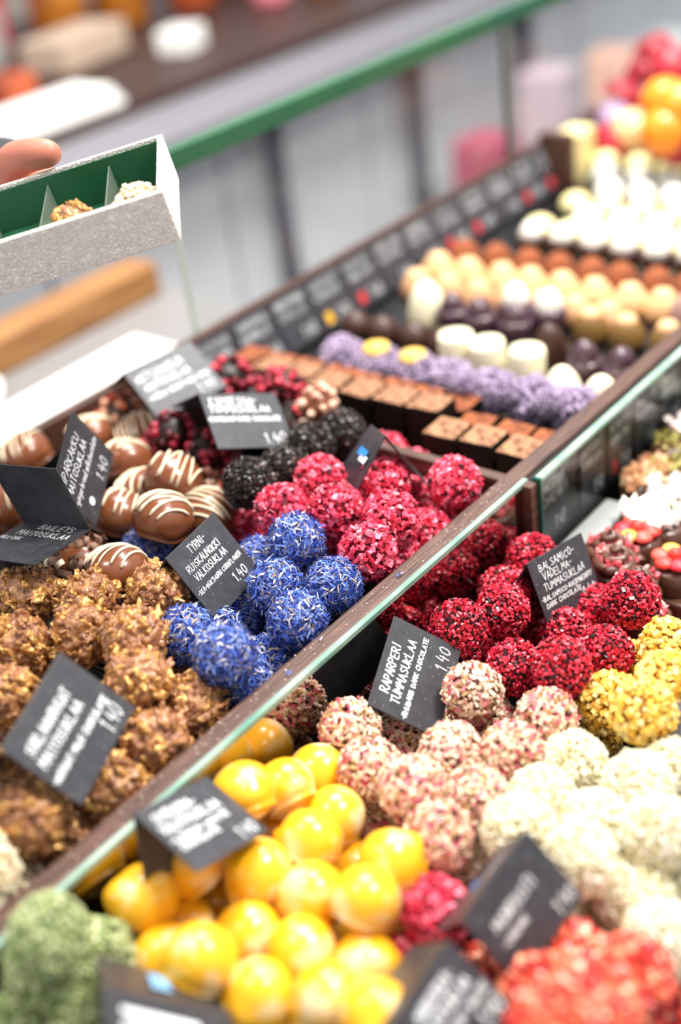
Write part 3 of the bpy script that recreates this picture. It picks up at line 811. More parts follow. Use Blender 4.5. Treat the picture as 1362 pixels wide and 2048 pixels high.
NAMES = {'blue': ('cornflower_truffle', 'blue petal-coated truffle', 'blue heap'),
         'red': ('raspberry_truffle', 'raspberry-red crumb truffle', 'upper raspberry heap'),
         'crim': ('crimson_truffle', 'dark crimson crumb truffle', 'lower crimson heap'),
         'rhub': ('rhubarb_truffle', 'pink and cream flaked truffle', 'rhubarb heap'),
         'white': ('coconut_truffle', 'cream-white crumb truffle', 'white heap'),
         'ycr': ('mango_truffle', 'yellow crumb truffle', 'yellow crumb heap at right'),
         'black': ('cocoa_truffle', 'blackish cocoa crumb truffle', 'black heap'),
         'coral': ('strawberry_truffle', 'coral-red chunky truffle', 'coral heap at bottom right'),
         'pink': ('strawberry_truffle', 'pinkish red crumb truffle', 'strip beside the yellow domes'),
         'green': ('pistachio_truffle', 'sage-green crumb truffle', 'green heap at bottom left'),
         'gold': ('nut_truffle', 'golden brown nutty truffle', 'golden heap at left'),
         'berry': ('berry_truffle', 'dark red berry-studded truffle', 'berry heap'),
         'oberry': ('berry_truffle', 'rust-orange berry truffle', 'back of the milk chocolate heap'),
         'peach': ('berry_truffle', 'peach and red studded truffle', 'dark berry heap'),
         'yellow': ('lemon_truffle', 'glossy yellow chocolate dome', 'yellow heap'),
         'milk': ('milk_truffle', 'drizzled milk chocolate dome', 'milk chocolate heap'),
         'shav': ('shaved_truffle', 'milk chocolate truffle covered in pale shavings', 'milk chocolate heap'),
         'almond': ('almond_truffle', 'pale almond crumb truffle', 'left corner')}

# tray bounds (x0,x1,y0,y1,floor)
T_UP = {'blue': (.302, .408, .359, .486), 'red': (.412, .525, .359, .478), 'black': (.412, .525, .482, .562), 'berry': (.412, .525, .566, .674),
        'milk': (.300, .408, .490, .674), 'gold': (.150, .298, .359, .60), 'almond': (.02, .146, .359, .50)}
T_LO = {'crim': (.414, .524, .255, .338), 'rhub': (.304, .410, .247, .338), 'yellow': (.190, .300, .205, .338), 'green': (.06, .186, .225, .338),
        'white': (.304, .410, .10, .243), 'ycr': (.414, .526, .15, .250), 'coral': (.190, .300, .06, .201)}

L0, L1, L2 = 0, 1, 2
PILES = {
 'blue': [(590, 1085, 2), (668, 1170, 2), (595, 1242, 2), (553, 1172, 1), (447, 1320, 2), (540, 1325, 1), (372, 1272, 1), (483, 1222, 0), (425, 1262, 1), (490, 1362, 1),
          (288, 1103, 1), (523, 1125, 1), (615, 1150, 0), (252, 1215, 0)],
 'red': [(641, 962, 2), (768, 966, 2), (905, 973, 2), (672, 1022, 2), (565, 1022, 2), (782, 1045, 2), (735, 1103, 2), (500, 1068, 0), (838, 1008, 1), (880, 1022, 1), (850, 1072, 1),
         (800, 1122, 1), (712, 1000, 0), (770, 912, 0), (700, 1095, 0), (825, 948, 0)],
 'black': [(500, 965, 2), (565, 940, 2), (620, 893, 2), (680, 868, 2), (592, 850, 1), (645, 925, 1), (540, 1000, 0), (700, 915, 0)],
 'berry': [(345, 872, 2), (420, 910, 2), (462, 758, 2), (562, 775, 2), (445, 935, 1), (320, 905, 1), (500, 795, 1)],
 'peach': [(635, 812, 2), (428, 985, 1)],
 'oberry': [(240, 838, 1), (215, 865, 0)],
 'milk': [(50, 908, 1), (185, 872, 1), (278, 870, 1), (252, 925, 2), (348, 955, 2), (278, 985, 1), (240, 1030, 2), (325, 1035, 2), (413, 1027, 1), (5, 1005, 1), (40, 1038, 0), (230, 1142, 2), (120, 1030, 0)],
 'shav': [(163, 1128, 2)],
 'gold': [(60, 1192, 2), (180, 1200, 2), (312, 1185, 2), (48, 1290, 2), (163, 1268, 2), (268, 1278, 2), (280, 1368, 2), (388, 1408, 2), (300, 1490, 2), (222, 1580, 2), (10, 1395, 2), (110, 1350, 1),
          (20, 1490, 1), (60, 1640, 1), (150, 1660, 1), (40, 1570, 1), (345, 1345, 0), (120, 1480, 1), (20, 1200, 0), (110, 1580, 0), (225, 1450, 0)],
 'almond': [(10, 1755, 2), (-45, 1750, 2)],
 'crim': [(1006, 1222, 2), (1263, 1200, 2), (1030, 1335, 2), (1122, 1335, 2), (1210, 1305, 2), (1132, 1268, 1), (1195, 1222, 1), (990, 1290, 1), (915, 1260, 1), (905, 1300, 0),
          (1145, 1390, 1), (1182, 1378, 0), (1290, 1255, 0), (1100, 1380, 0), (1065, 1262, 0), (1086, 1189, 1), (1139, 1141, 1), (1008, 1182, 1), (1066, 1122, 1)],
 'rhub': [(700, 1460, 2), (945, 1385, 2), (905, 1510, 2), (1025, 1505, 2), (1093, 1437, 2), (742, 1545, 2), (830, 1583, 2), (950, 1603, 2), (868, 1680, 2), (738, 1640, 1), (972, 1440, 1),
          (805, 1478, 1), (690, 1580, 0), (845, 1420, 0), (900, 1590, 0)],
 'yellow': [(572, 1588, 2), (635, 1548, 2), (662, 1632, 2), (622, 1680, 2), (490, 1590, 1), (520, 1745, 2), (625, 1790, 2), (702, 1735, 1), (790, 1725, 2), (735, 1808, 2), (498, 1868, 2), (605, 1902, 2),
            (725, 1920, 2), (405, 1920, 2), (318, 1905, 2), (305, 1800, 2), (428, 1805, 1), (525, 1985, 2), (655, 1992, 2), (750, 2030, 2), (800, 1840, 1), (378, 1728, 1), (560, 1660, 1),
            (585, 2045, 1), (370, 1850, 0), (560, 1830, 0), (680, 1860, 0), (450, 1700, 0)],
 'green': [(95, 1880, 2), (95, 1975, 2), (200, 1925, 2), (160, 2035, 2), (25, 2040, 2), (290, 1960, 1), (385, 1985, 1), (470, 2045, 1), (235, 2030, 1)],
 'white': [(1147, 1530, 2), (1275, 1573, 2), (1350, 1545, 2), (1085, 1602, 2), (1190, 1652, 2), (1040, 1662, 2), (1312, 1680, 2), (1165, 1722, 2), (1272, 1780, 2), (1355, 1760, 1), (1205, 1850, 1),
           (1322, 1880, 2), (940, 1722, 1), (1355, 1850, 0), (1250, 1715, 0), (1095, 1730, 1), (1345, 1625, 0), (1220, 1590, 0), (1010, 1740, 0)],
 'ycr': [(1288, 1422, 2), (1340, 1308, 2), (1280, 1345, 1), (1215, 1405, 1), (1183, 1445, 0), (1350, 1400, 1), (1335, 1370, 2), (1235, 1370, 0), (1340, 1460, 0)],
 'coral': [(1150, 1935, 2), (1250, 1965, 2), (1190, 2015, 2), (1085, 1995, 2), (990, 1965, 1), (1050, 2050, 1), (1290, 2025, 1), (1120, 2060, 2), (1230, 2060, 1)],
 'pink': [(868, 1830, 1), (822, 1935, 1), (850, 1885, 0)],
}
TRAY_OF = {'peach': 'berry', 'oberry': 'milk', 'shav': 'milk', 'pink': 'coral'}


def solve():
    items = []
    for t, lst in PILES.items():
        tr = TRAY_OF.get(t, t)
        up = tr in T_UP
        b = (T_UP if up else T_LO)[tr]
        fl = UF if up else LF
        r = RAD[t]
        for (px, py, lv) in lst:
            z = fl + .003 + r + lv * (.0175 if up else .022)
            items.append([t, px, py, lv, at(px, py, z), r, b, fl, z])
    P = np.array([i[4] for i in items]); Rr = np.array([i[5] for i in items])
    D = np.array([ray(i[1], i[2]) for i in items]); P0 = P.copy()
    up = np.array([i[7] == UF for i in items])
    yl = np.where(up, .3575, -9); yh = np.where(up, .675, .3415)
    fl = np.array([i[7] for i in items]) + .0022
    n = len(P)
    for it in range(500):
        d = P[:, None] - P[None]; L = np.linalg.norm(d, axis=2) + np.eye(n)
        S = (Rr[:, None] + Rr[None]) * .955; ov = np.clip(S - L, 0, None) * (1 - np.eye(n))
        push = (d / L[..., None] * ov[..., None]).sum(1) * .4
        # prefer sliding along the ray
        al = (push * D).sum(1, keepdims=True) * D
        P = P + al * 1.3 + (push - al) * .35
        # pull to the original pixel line and softly to the first depth
        off = P - CAM; a = (off * D).sum(1, keepdims=True) * D
        P = P - (off - a) * .06
        P = P + ((P0 - P) * D).sum(1, keepdims=True) * D * .01
        # walls last
        over = np.clip(P[:, 1] + Rr + .0021 - yh, 0, None); P -= D * (over / D[:, 1])[:, None]
        und = np.clip(yl - (P[:, 1] - Rr - .0021), 0, None); P += D * (und / D[:, 1])[:, None]
        und = np.clip(fl + Rr - P[:, 2], 0, None); P += D * (und / D[:, 2])[:, None]
    return items, P


ITEMS, POS = solve()
ORD = ['first', 'second', 'third', 'fourth', 'fifth', 'sixth', 'seventh', 'eighth', 'ninth', 'tenth']


def row_labels(pts, noun, heap):
    """label by row counted from the camera and place in the row"""
    idx = list(range(len(pts))); n = len(pts)
    idx.sort(key=lambda i: -pts[i][1]); per = max(2, min(6, round(math.sqrt(n * 1.2)))); rows = [idx[k:k + per] for k in range(0, n, per)]
    if len(rows) > 1 and len(rows[-1]) == 1:
        last = rows.pop(); rows[-1] = rows[-1] + last
    out = [''] * n
    for ri, rw in enumerate(rows):
        rw.sort(key=lambda i: pts[i][0])
        rn = 'nearest' if ri == 0 else ('farthest' if ri == len(rows) - 1 else ORD[ri])
        for k, i in enumerate(rw):
            kn = 'leftmost' if k == 0 else ('rightmost' if k == len(rw) - 1 else ORD[k] + ' from left')
            out[i] = f'{noun}, {kn} in {rn} row of the {heap}'
        if len(rows) == 1:
            for i in rw: out[i] = out[i].replace('nearest row of the ', 'the ')
    return out


rg = random.Random(11)
byt = {}
for k, it in enumerate(ITEMS): byt.setdefault(it[0], []).append(k)
for t, ks in byt.items():
    nm, noun, heap = NAMES[t]
    labs = row_labels([proj(POS[k]) for k in ks], noun, heap) if len(ks) > 1 else [f'{noun} in the {heap}']
    for k, lab in zip(ks, labs):
        p = POS[k]
        if t in ('yellow', 'milk', 'shav'):
            rot = (rg.uniform(-.5, .5), rg.uniform(-.5, .5), rg.uniform(0, 6.28))
            if t == 'yellow': rot = (rg.uniform(-.9, .9), rg.uniform(-.9, .9), rg.uniform(0, 6.28))
        else:
            rot = (rg.uniform(0, 6.28), rg.uniform(0, 6.28), rg.uniform(0, 6.28))
        me = rg.choice(V[t])
        if t in ('milk', 'shav'):
            e = empty(nm, p, rot); tag(e, lab, 'truffle', f'truffles in the {heap}')
            obj('shell', me, e)
            if t == 'milk': obj('white_drizzle', rg.choice(DRZ), e)
            else: obj('shavings', CURL, e)
        else:
            o = obj(nm, me, None, p, rot); tag(o, lab, 'truffle', f'truffles in the {heap}')
            s = rg.uniform(.97, 1.03); o.scale = (s, s * rg.uniform(.97, 1.03), s)


# ------------------------------------------------------------------ trays
def tray(b, fl, h, label):
    x0, x1, y0, y1 = b
    bm = bmesh.new(); t = .0016
    bx(bm, (x0, y0, fl - .005), (x1, y1, fl + .0015))
    for lo, hi in (((x0, y0), (x0 + t, y1)), ((x1 - t, y0), (x1, y1)), ((x0, y0), (x1, y0 + t)), ((x0, y1 - t), (x1, y1))):
        bx(bm, (lo[0], lo[1], fl), (hi[0], hi[1], fl + h))
    # rounded rim
    tube(bm, [(x0, y0, fl + h), (x1, y0, fl + h)], .0014, 8); tube(bm, [(x0, y1, fl + h), (x1, y1, fl + h)], .0014, 8)
    tube(bm, [(x0, y0, fl + h), (x0, y1, fl + h)], .0014, 8); tube(bm, [(x1, y0, fl + h), (x1, y1, fl + h)], .0014, 8)
    n = max(2, int((y1 - y0) / .03))
    for k in range(1, n):   # ribs
        yy = y0 + (y1 - y0) * k / n
        tube(bm, [(x1 - t, yy, fl), (x1 - t, yy, fl + h)], .0012, 6); tube(bm, [(x0 + t, yy, fl), (x0 + t, yy, fl + h)], .0012, 6)
    c = Vector(((x0 + x1) / 2, (y0 + y1) / 2, fl - .005))
    for v in bm.verts: v.co -= c
    o = obj('plastic_tray', mesh_from(bm, 'tray', M['tray']), None, c)
    tag(o, label, 'tray', 'black plastic trays')


for k, b in T_UP.items(): tray(b, UF, .022, f'black plastic tray under the {NAMES[k][2]}')
for k, b in T_LO.items(): tray(b, LF, .030, f'black plastic tray under the {NAMES[k][2]}')

# ------------------------------------------------------------------ crumbs and petals on the strip
for k, (px, py, lab) in enumerate([(797, 1150, 'tiny blue petal lying on the walnut strip by the raspberry truffles'), (575, 1346, 'tiny blue petal lying on the walnut strip below the blue heap'),
                                   (640, 1282, 'pale petal thread on the walnut strip beside the blue heap')]):
    p = at(px, py, ZS + .0006); bm = bmesh.new(); r4 = random.Random(k)
    for q in range(7 if k < 2 else 2):
        a = r4.uniform(0, 6.28); L = r4.uniform(.0015, .0035); pr = None
        for u in range(5):
            c = Vector((math.cos(a + u * .15) * L * u / 4, math.sin(a + u * .15) * L * u / 4, .0002 + .0008 * math.sin(u * .8))); e2 = Vector((-math.sin(a), math.cos(a), 0)) * .0003
            cur = (bm.verts.new(c - e2), bm.verts.new(c + e2))
            if pr: bm.faces.new((pr[0], pr[1], cur[1], cur[0]))
            pr = cur
    o = obj('flower_petal', mesh_from(bm, 'petal', MC['blue']), None, p); tag(o, lab, 'petal', 'petals on the strip')
bm = bmesh.new(); r4 = random.Random(5)
for k in range(170):
    x = r4.uniform(.18, .53); y = r4.uniform(.3458, .3562); s4 = r4.uniform(.00012, .0004)
    bmesh.ops.create_icosphere(bm, subdivisions=1, radius=s4, matrix=Matrix.Translation((x, y, ZS + s4 * .6)) @ Matrix.Diagonal((1, 1.6, .7, 1)))
o = obj('crumbs', mesh_from(bm, 'crumbs', mat('pale_crumbs', '#d8c4b0', .6))); tag(o, 'fine pale crumbs scattered along the walnut strip', 'crumbs', kind='stuff')

# ------------------------------------------------------------------ far tray: rows of pralines
MC['cocoa'] = mat_chips('cocoa_top', [(0, '#8a5a40'), (1, '#a0704e')], .8)
P_ = {
 'ivory': mat('ivory_chocolate', '#efe6c4', .4), 'white': mat('white_icing', '#e6e1d6', .5), 'peach': mat('peach_chocolate', '#dcae7c', .4),
 'tan': mat('tan_biscuit', '#c8966c', .6, bump=(400, .4, .001)), 'cocoa': mat('cocoa_powder', '#a47858', .9, noise=(220, '#5a3424', .4, .65), bump=(600, .6, .001)),
 'rust': mat('rust_cocoa', '#9a5632', .9, noise=(220, '#5a2c18', .4, .65), bump=(600, .6, .001)),
 'dark': mat('brownie_side', '#170d0a', .7, spec=.2), 'brown': MC['brown_choc'], 'plum': mat('plum_chocolate', '#48303a', .3, coat=.4), 'yellow': mat('yellow_jelly', '#e8c058', .4),
 'pale': mat('pale_yellow_chocolate', '#e2d59a', .5), 'olive': mat('olive_pistachio', '#7a5a2a', .6), 'mauve': mat('mauve_chocolate', '#a07c74', .4),
 'orange': mat('orange_jelly', '#ee8414', .3, coat=.3), 'red': mat('red_jelly', '#a82432', .35), 'lilac': mat('lilac_stripe', '#9a84a0', .5), 'grey': mat('grey_foil', '#bcbcb4', .4)}


def lump(bm, seed, amp):
    for v in bm.verts:
        v.co += Vector((mn.noise(v.co * 120 + Vector((seed, 0, 0))), mn.noise(v.co * 120 + Vector((0, seed, 0))), mn.noise(v.co * 120 + Vector((0, 0, seed))))) * amp


_pm = {}


def praline_mesh(kind, part, seed, r, h):
    key = (kind, part, seed, r, h)
    if key in _pm: return _pm[key]
    bm = bmesh.new()
    if kind == 'cube':
        if part == 'body': bx(bm, (-r, -r, 0), (r, r, h), 0, .0015)
        else:
            res = bmesh.ops.create_grid(bm, x_segments=10, y_segments=10, size=r * .97)
            for v in bm.verts: v.co.z = h + .0004 + .0012 * abs(mn.noise(v.co * 260 + Vector((seed, 0, 0))))
    elif kind == 'cyl':
        if part == 'body': lathe(bm, [(0, 0), (r * .96, 0), (r, .002), (r, h - .003), (r * .93, h), (0, h)], 24)
        else: lathe(bm, [(r * .9, h), (r * .8, h + .002), (0, h + .003)], 24)
    elif kind == 'dome':
        if part == 'body': lathe(bm, [(0, 0), (r * .9, 0), (r, .003)] + [(r * math.cos(a), .003 + (h - .003) * math.sin(a)) for a in [k * math.pi / 16 for k in range(1, 8)]] + [(0, h)], 24)
        else: lathe(bm, [(r * .62, h * .72), (r * .6, h * .86), (r * .45, h), (0, h * 1.06)], 20)
    elif kind == 'cup':
        if part == 'body': lathe(bm, [(0, 0), (r * .8, 0), (r, h * .8), (r * .96, h * .9), (r * .7, h), (0, h * .96)], 24)
        else:
            lathe(bm, [(r * .75, h * .9), (r * .72, h * 1.15), (r * .5, h * 1.4), (r * .2, h * 1.52), (0, h * 1.55)], 20); lump(bm, seed, .0015)
    _pm[key] = bm
    return bm


_pmesh = {}


def praline(kind, x, y, z, r, h, body, top, noun, group, label, seed=0):
    y += rg.uniform(-.0014, .0014); e = empty(noun, (x, y, z), (rg.uniform(-.04, .04), rg.uniform(-.04, .04), rg.uniform(-.08, .08)))
    tag(e, label, 'praline', group)
    for part, m in (('body', body), ('topping', top)):
        if m is None: continue
        key = (kind, part, seed, r, h, m)
        if key not in _pmesh:
            _pm.pop((kind, part, seed, r, h), None)
            bm = praline_mesh(kind, part, seed, r, h); _pm.pop((kind, part, seed, r, h), None)
            _pmesh[key] = mesh_from(bm, kind, P_[m], kind != 'cube')
        obj(part, _pmesh[key], e)


ZF = .962
o = box_obj('dark_tray', (.539, .360, UF - .0055), (1.19, .639, ZF - .0006), M['tray'], None, .001)
tag(o, 'wide dark tray under the rows of pralines in the rear section', 'tray')
ROWS = [  # (x, ys, kind, r, h, body, top, noun, look)
 (.5475, [.462, .436, .410, .384], 'dome', .0100, .020, 'tan', None, 'round_biscuit', 'small tan round praline', 'front row by the cross strip'),
 (.5715, [.369, .397, .425], 'cube', .0120, .034, 'dark', 'cocoa', 'brownie_cube', 'tall dark cube dusted with cocoa', 'short front cube row'),
 (.600, [.368, .395, .422], 'cube', .0118, .024, 'dark', 'rust', 'brownie_cube', 'rusty cocoa dusted cube', 'row behind the short cube row'),
 (.592, [.452, .480, .508, .536, .564, .592], 'cube', .0125, .036, 'dark', 'cocoa', 'brownie_cube', 'tall dark cube with pale cocoa top', 'long cube row'),
 (.619, [.450, .477, .504, .531, .558, .585, .612, .638], 'cube', .0120, .024, 'dark', 'rust', 'brownie_cube', 'rusty brown dusted cube', 'row behind the long cube row'),
 (.678, [.372, .402], 'dome', .0150, .034, 'ivory', None, 'ivory_praline', 'ivory dome peeping out behind purple truffles', 'row behind the purple balls'),
 (.696, [.443, .473, .504], 'cyl', .0135, .032, 'ivory', None, 'ivory_cylinder', 'ivory white cylinder praline', 'ivory cylinder row'),
 (.716, [.378, .407], 'cup', .0135, .024, 'plum', 'plum', 'plum_praline', 'dark plum praline with lilac stripes', 'right of the ivory cylinders'),
 (.724, [.535, .564, .593, .622], 'dome', .0140, .020, 'brown', None, 'brown_praline', 'dark brown dome praline', 'left of the plum pralines'),
 (.737, [.447], 'dome', .0140, .034, 'brown', None, 'brown_praline', 'glossy brown dome praline', 'gap right of the plum cups'),
 (.758, [.490, .520, .548], 'cup', .0140, .022, 'plum', 'plum', 'plum_praline', 'dark plum cup praline', 'plum cup row'),
 (.762, [.576], 'dome', .0165, .038, 'ivory', None, 'ivory_praline', 'large cream dome at the left end', 'plum cup row'),
 (.778, [.472, .503], 'cup', .0145, .026, 'plum', 'white', 'white_topped_praline', 'plum praline with a tall white top', 'plum cup row'),
 (.790, [.380, .412, .443], 'dome', .0140, .024, 'olive', 'peach', 'peach_praline', 'olive brown dome with peach top', 'row at the right'),
 (.812, [.440, .470, .500, .530, .560, .590, .62], 'dome', .0150, .021, 'tan', 'peach', 'peach_praline', 'tan dome with peach top', 'first peach row'),
 (.848, [.410, .440, .470, .500, .530, .560, .592, .624], 'dome', .0160, .022, 'peach', 'peach', 'peach_praline', 'light peach dome', 'second peach row'),
 (.838, [.385], 'dome', .0150, .028, 'mauve', None, 'mauve_praline', 'mauve brown dome near the strip', 'second peach row'),
 (.884, [.405, .435, .465, .495, .525, .555, .588, .62], 'dome', .0145, .024, 'rust', None, 'rust_praline', 'rust brown flat dome', 'rust row'),
 (.925, [.425, .455, .485, .515, .545, .575], 'cup', .0145, .020, 'brown', 'white', 'white_topped_praline', 'brown praline with a round white top', 'white topped row'),
 (.972, [.430, .463, .496, .529, .562, .595], 'dome', .0160, .018, 'pale', None, 'pale_praline', 'pale yellow dome praline', 'pale yellow row'),
 (1.008, [.46, .495, .53, .565], 'dome', .0145, .018, 'white', None, 'white_praline', 'white dome praline', 'white row'),
 (1.045, [.46, .495, .53, .565, .60], 'dome', .0150, .016, 'pale', None, 'cream_praline', 'cream dome praline', 'cream row'),
 (1.084, [.48, .515, .55, .585], 'dome', .0145, .018, 'white', None, 'white_praline', 'small white dome', 'fourth pale row from the front'),
 (1.125, [.47, .505, .54, .575, .61], 'dome', .0150, .018, 'grey', None, 'grey_praline', 'greyish cream praline', 'row level with the far post'),
 (1.165, [.49, .525, .56, .595, .63], 'dome', .0150, .018, 'pale', None, 'cream_praline', 'dull cream praline', 'row past the far post'),
]
for (x, ys, kind, r, h, body, top, noun, look, rown) in ROWS:
    ys = sorted(ys, reverse=True)
    for k, y in enumerate(ys):
        kn = 'leftmost' if k == 0 else ('rightmost' if k == len(ys) - 1 else ORD[k] + ' from left')
        lab = f'{look}, {kn} in the {rown}' if len(ys) > 1 else f'{look}, in the {rown}'
        praline(kind, x + rg.uniform(-.001, .001), y, ZF, r, h, body, top, noun, rown, lab, k % 3)
# purple row
ys = [.574, .541, .508, .475, .442, .409, .376]
for k, y in enumerate(ys):
    kn = 'leftmost' if k == 0 else ('rightmost' if k == len(ys) - 1 else ORD[k] + ' from left')
    z = ZF + .0155
    e = empty('blueberry_truffle', (.6495, y, z + .0035)); tag(e, f'dusty lilac ball truffle, {kn} in the purple row', 'truffle', 'purple row')
    s = obj('body', V['purp'][k % 3], e, (0, 0, 0), (k, k * 2, 0)); s.scale = (1.0, 1.02, 1.05)
    if k in (1, 2):
        bm = bmesh.new(); lathe(bm, [(.010, .0135), (.0095, .0175), (0, .019)], 18)
        obj('topping', mesh_from(bm, 'jelly', P_['yellow']), e)
ys = [.388, .421, .454]
for k, y in enumerate(ys):
    o = obj('blueberry_truffle', V['purp'][(k + 1) % 3], None, (.6345 + .001 * k, y, ZF + .030)); o.scale = (.6, .6, .6)
    tag(o, ('small lilac ball tucked before the purple row, ' + ['rightmost', 'middle', 'leftmost'][k] + ' of three'), 'truffle', 'purple row')

# berries heap past the far post
fb = []
for (px, py, z, kind) in [(1330, 205, 1.04, 'orange'), (1362, 215, 1.04, 'orange'), (1330, 265, 1.02, 'orange'), (1358, 280, 1.01, 'red'), (1265, 265, .99, 'peach'), (1290, 150, 1.0, 'red'), (1345, 140, 1.04, 'red'),
                          (1240, 200, .99, 'red'), (1310, 110, 1.02, 'red'), (1362, 150, 1.03, 'red'), (1235, 285, .98, 'red'), (1215, 225, .98, 'mauve'), (1290, 210, .98, 'plum'), (1225, 250, .98, 'lilac'), (1255, 170, .98, 'mauve'), (1360, 250, 1.0, 'red')]:
    p = at(px, py, z); bm = bmesh.new(); core(bm, .024, 3, .1, 3, px, 0)
    o = obj('candied_fruit', mesh_from(bm, 'fruit', P_[kind]), None, p); fb.append((o, kind))
for (o, kind), lab in zip(fb, row_labels([proj(o.location) for o, _ in fb], 'candied fruit ball', 'heap at upper right')):
    tag(o, {'orange': 'orange ', 'red': 'red ', 'peach': 'peach ', 'mauve': 'mauve ', 'plum': 'plum ', 'lilac': 'lilac '}[kind] + lab, 'candied fruit', 'candied fruit heap at upper right')
o = box_obj('fruit_tray', (1.195, .40, UF - .0055), (1.9, .672, UF + .02), M['tray'], None, .001); tag(o, 'dark tray holding candied fruit at upper right', 'tray')
o = box_obj('ivory_block', (1.128, .645, UF - .005), (1.17, .674, UF + .05), P_['pale'], None, .003); tag(o, 'ivory block standing by the far walnut post', 'block')
for k in range(5):
    o = box_obj('foil_packet', (1.20 + k * .02, .50 + k * .03, UF + .0205), (1.235 + k * .02, .525 + k * .03, UF + .035), P_['grey' if k % 2 else 'ivory'], None, .004)
    tag(o, f'{"silver" if k % 2 else "ivory"} wrapped packet, {["rightmost", "second from right", "middle one", "second from left", "leftmost"][k]} of those behind the far post', 'packet', 'packets past the far post')

# ------------------------------------------------------------------ chalk cards along walls
SC = ['MINTTU', 'RUSINA', 'SAMPANJA', 'MARSIPAANI', 'NOUGAT', 'KAHVI', 'APPELSIINI', 'KARAMELLI', 'CHILI', 'KOOKOS', 'VANILJA', 'RUMMI']


def wall_card(x, y, z, w_, h_, tilt, idx, label, em=None, grp='cards along the rear wall', yaw=0.0):
    e = bpy.data.objects.new('price_card', None); link(e); e.location = (x, y, z); e.rotation_euler = (math.pi / 2 - tilt, 0, yaw)
    tag(e, label, 'price card', grp)
    bm = bmesh.new(); bx(bm, (-w_ / 2, 0, -.0004), (w_ / 2, h_, .0004)); obj('front_panel', mesh_from(bm, 'panel', M['card']), e)
    bm = bmesh.new(); r2 = random.Random(idx)
    write(bm, SC[idx % 12], -w_ * .42, h_ * .76, w_ * .40, h_ * .14, .0004, .0007, r2)
    write(bm, SC[(idx + 5) % 12] + 'A', -w_ * .42, h_ * .56, w_ * .34, h_ * .12, .0004, .0007, r2)
    write(bm, '1.40', w_ * .02, h_ * .10, w_ * .40, h_ * .2, .0006, .0007, r2)
    obj('chalk_writing', mesh_from(bm, 'writing', M['chalk']), e)
    if em:
        bm = bmesh.new(); bx(bm, (-w_ * .35, h_ * .10, .0005), (-w_ * .17, h_ * .30, .0009)); obj('sticker', mesh_from(bm, 'mark', M[em]), e)


WP = ['leftmost', 'second from left', 'third from left', 'fourth from left', 'fifth from left', 'sixth from left', 'seventh from left', 'eighth from left', 'ninth from left', 'fourth from right', 'third from right', 'second from right', 'rightmost']
ems = [None, None, None, None, 'yellow_mark', 'red_mark', None, None, 'red_mark', 'red_mark', None, 'red_mark', 'red_mark']
for k in range(13):
    wall_card(.564 + k * .0455, .6555, .9562, .043, .046, .40, k, f'dark chalk card leaning on the rear wall, {WP[k]} of thirteen', ems[k])
for k in range(9):
    x = .556 + k * .036 + (.012 if k > 0 else 0)
    nm = ['leftmost', 'second from left', 'third from left', 'fourth from left', 'fifth from left', 'fourth from right', 'third from right', 'second from right', 'rightmost'][k]
    wall_card(x, .3405, .948, .031, .048, 0.0, k + 3, f'chalk card standing behind the front glass at right, {nm} of nine', [None, None, 'red_mark'][k % 3], 'cards behind the front glass')

# ------------------------------------------------------------------ right front section: topped chocolate slabs
M['slab'] = mat('slab_chocolate', '#5c3a2c', .32, coat=.25, bump=(150, .3, .001))
TOPS = {'white': mat_chips('white_curl', [(0, '#f6f0e0'), (.5, '#fffdf4'), (.9, '#e8dcae')], .5),
        'redflower': mat_chips('red_petals', [(0, '#ee3c30'), (.35, '#f4584c'), (.6, '#e02a3a'), (.8, '#f8b050')], .45),
        'pinkbits': mat_chips('pink_bits', [(0, '#e8787c'), (.4, '#f2c4bc'), (.7, '#cc4450')], .5),
        'greenbits': mat_chips('pistachio_bits', [(0, '#9a9448'), (.5, '#c0b868'), (.8, '#7c6e34')], .6),
        'nuts': mat_chips('hazelnuts', [(0, '#c08a60'), (.5, '#d8b08a'), (.8, '#9a6844')], .5),
        'palepink': mat_chips('pale_pink', [(0, '#f2e0dc'), (.5, '#fff6f2'), (.8, '#e4bcb8')], .5)}


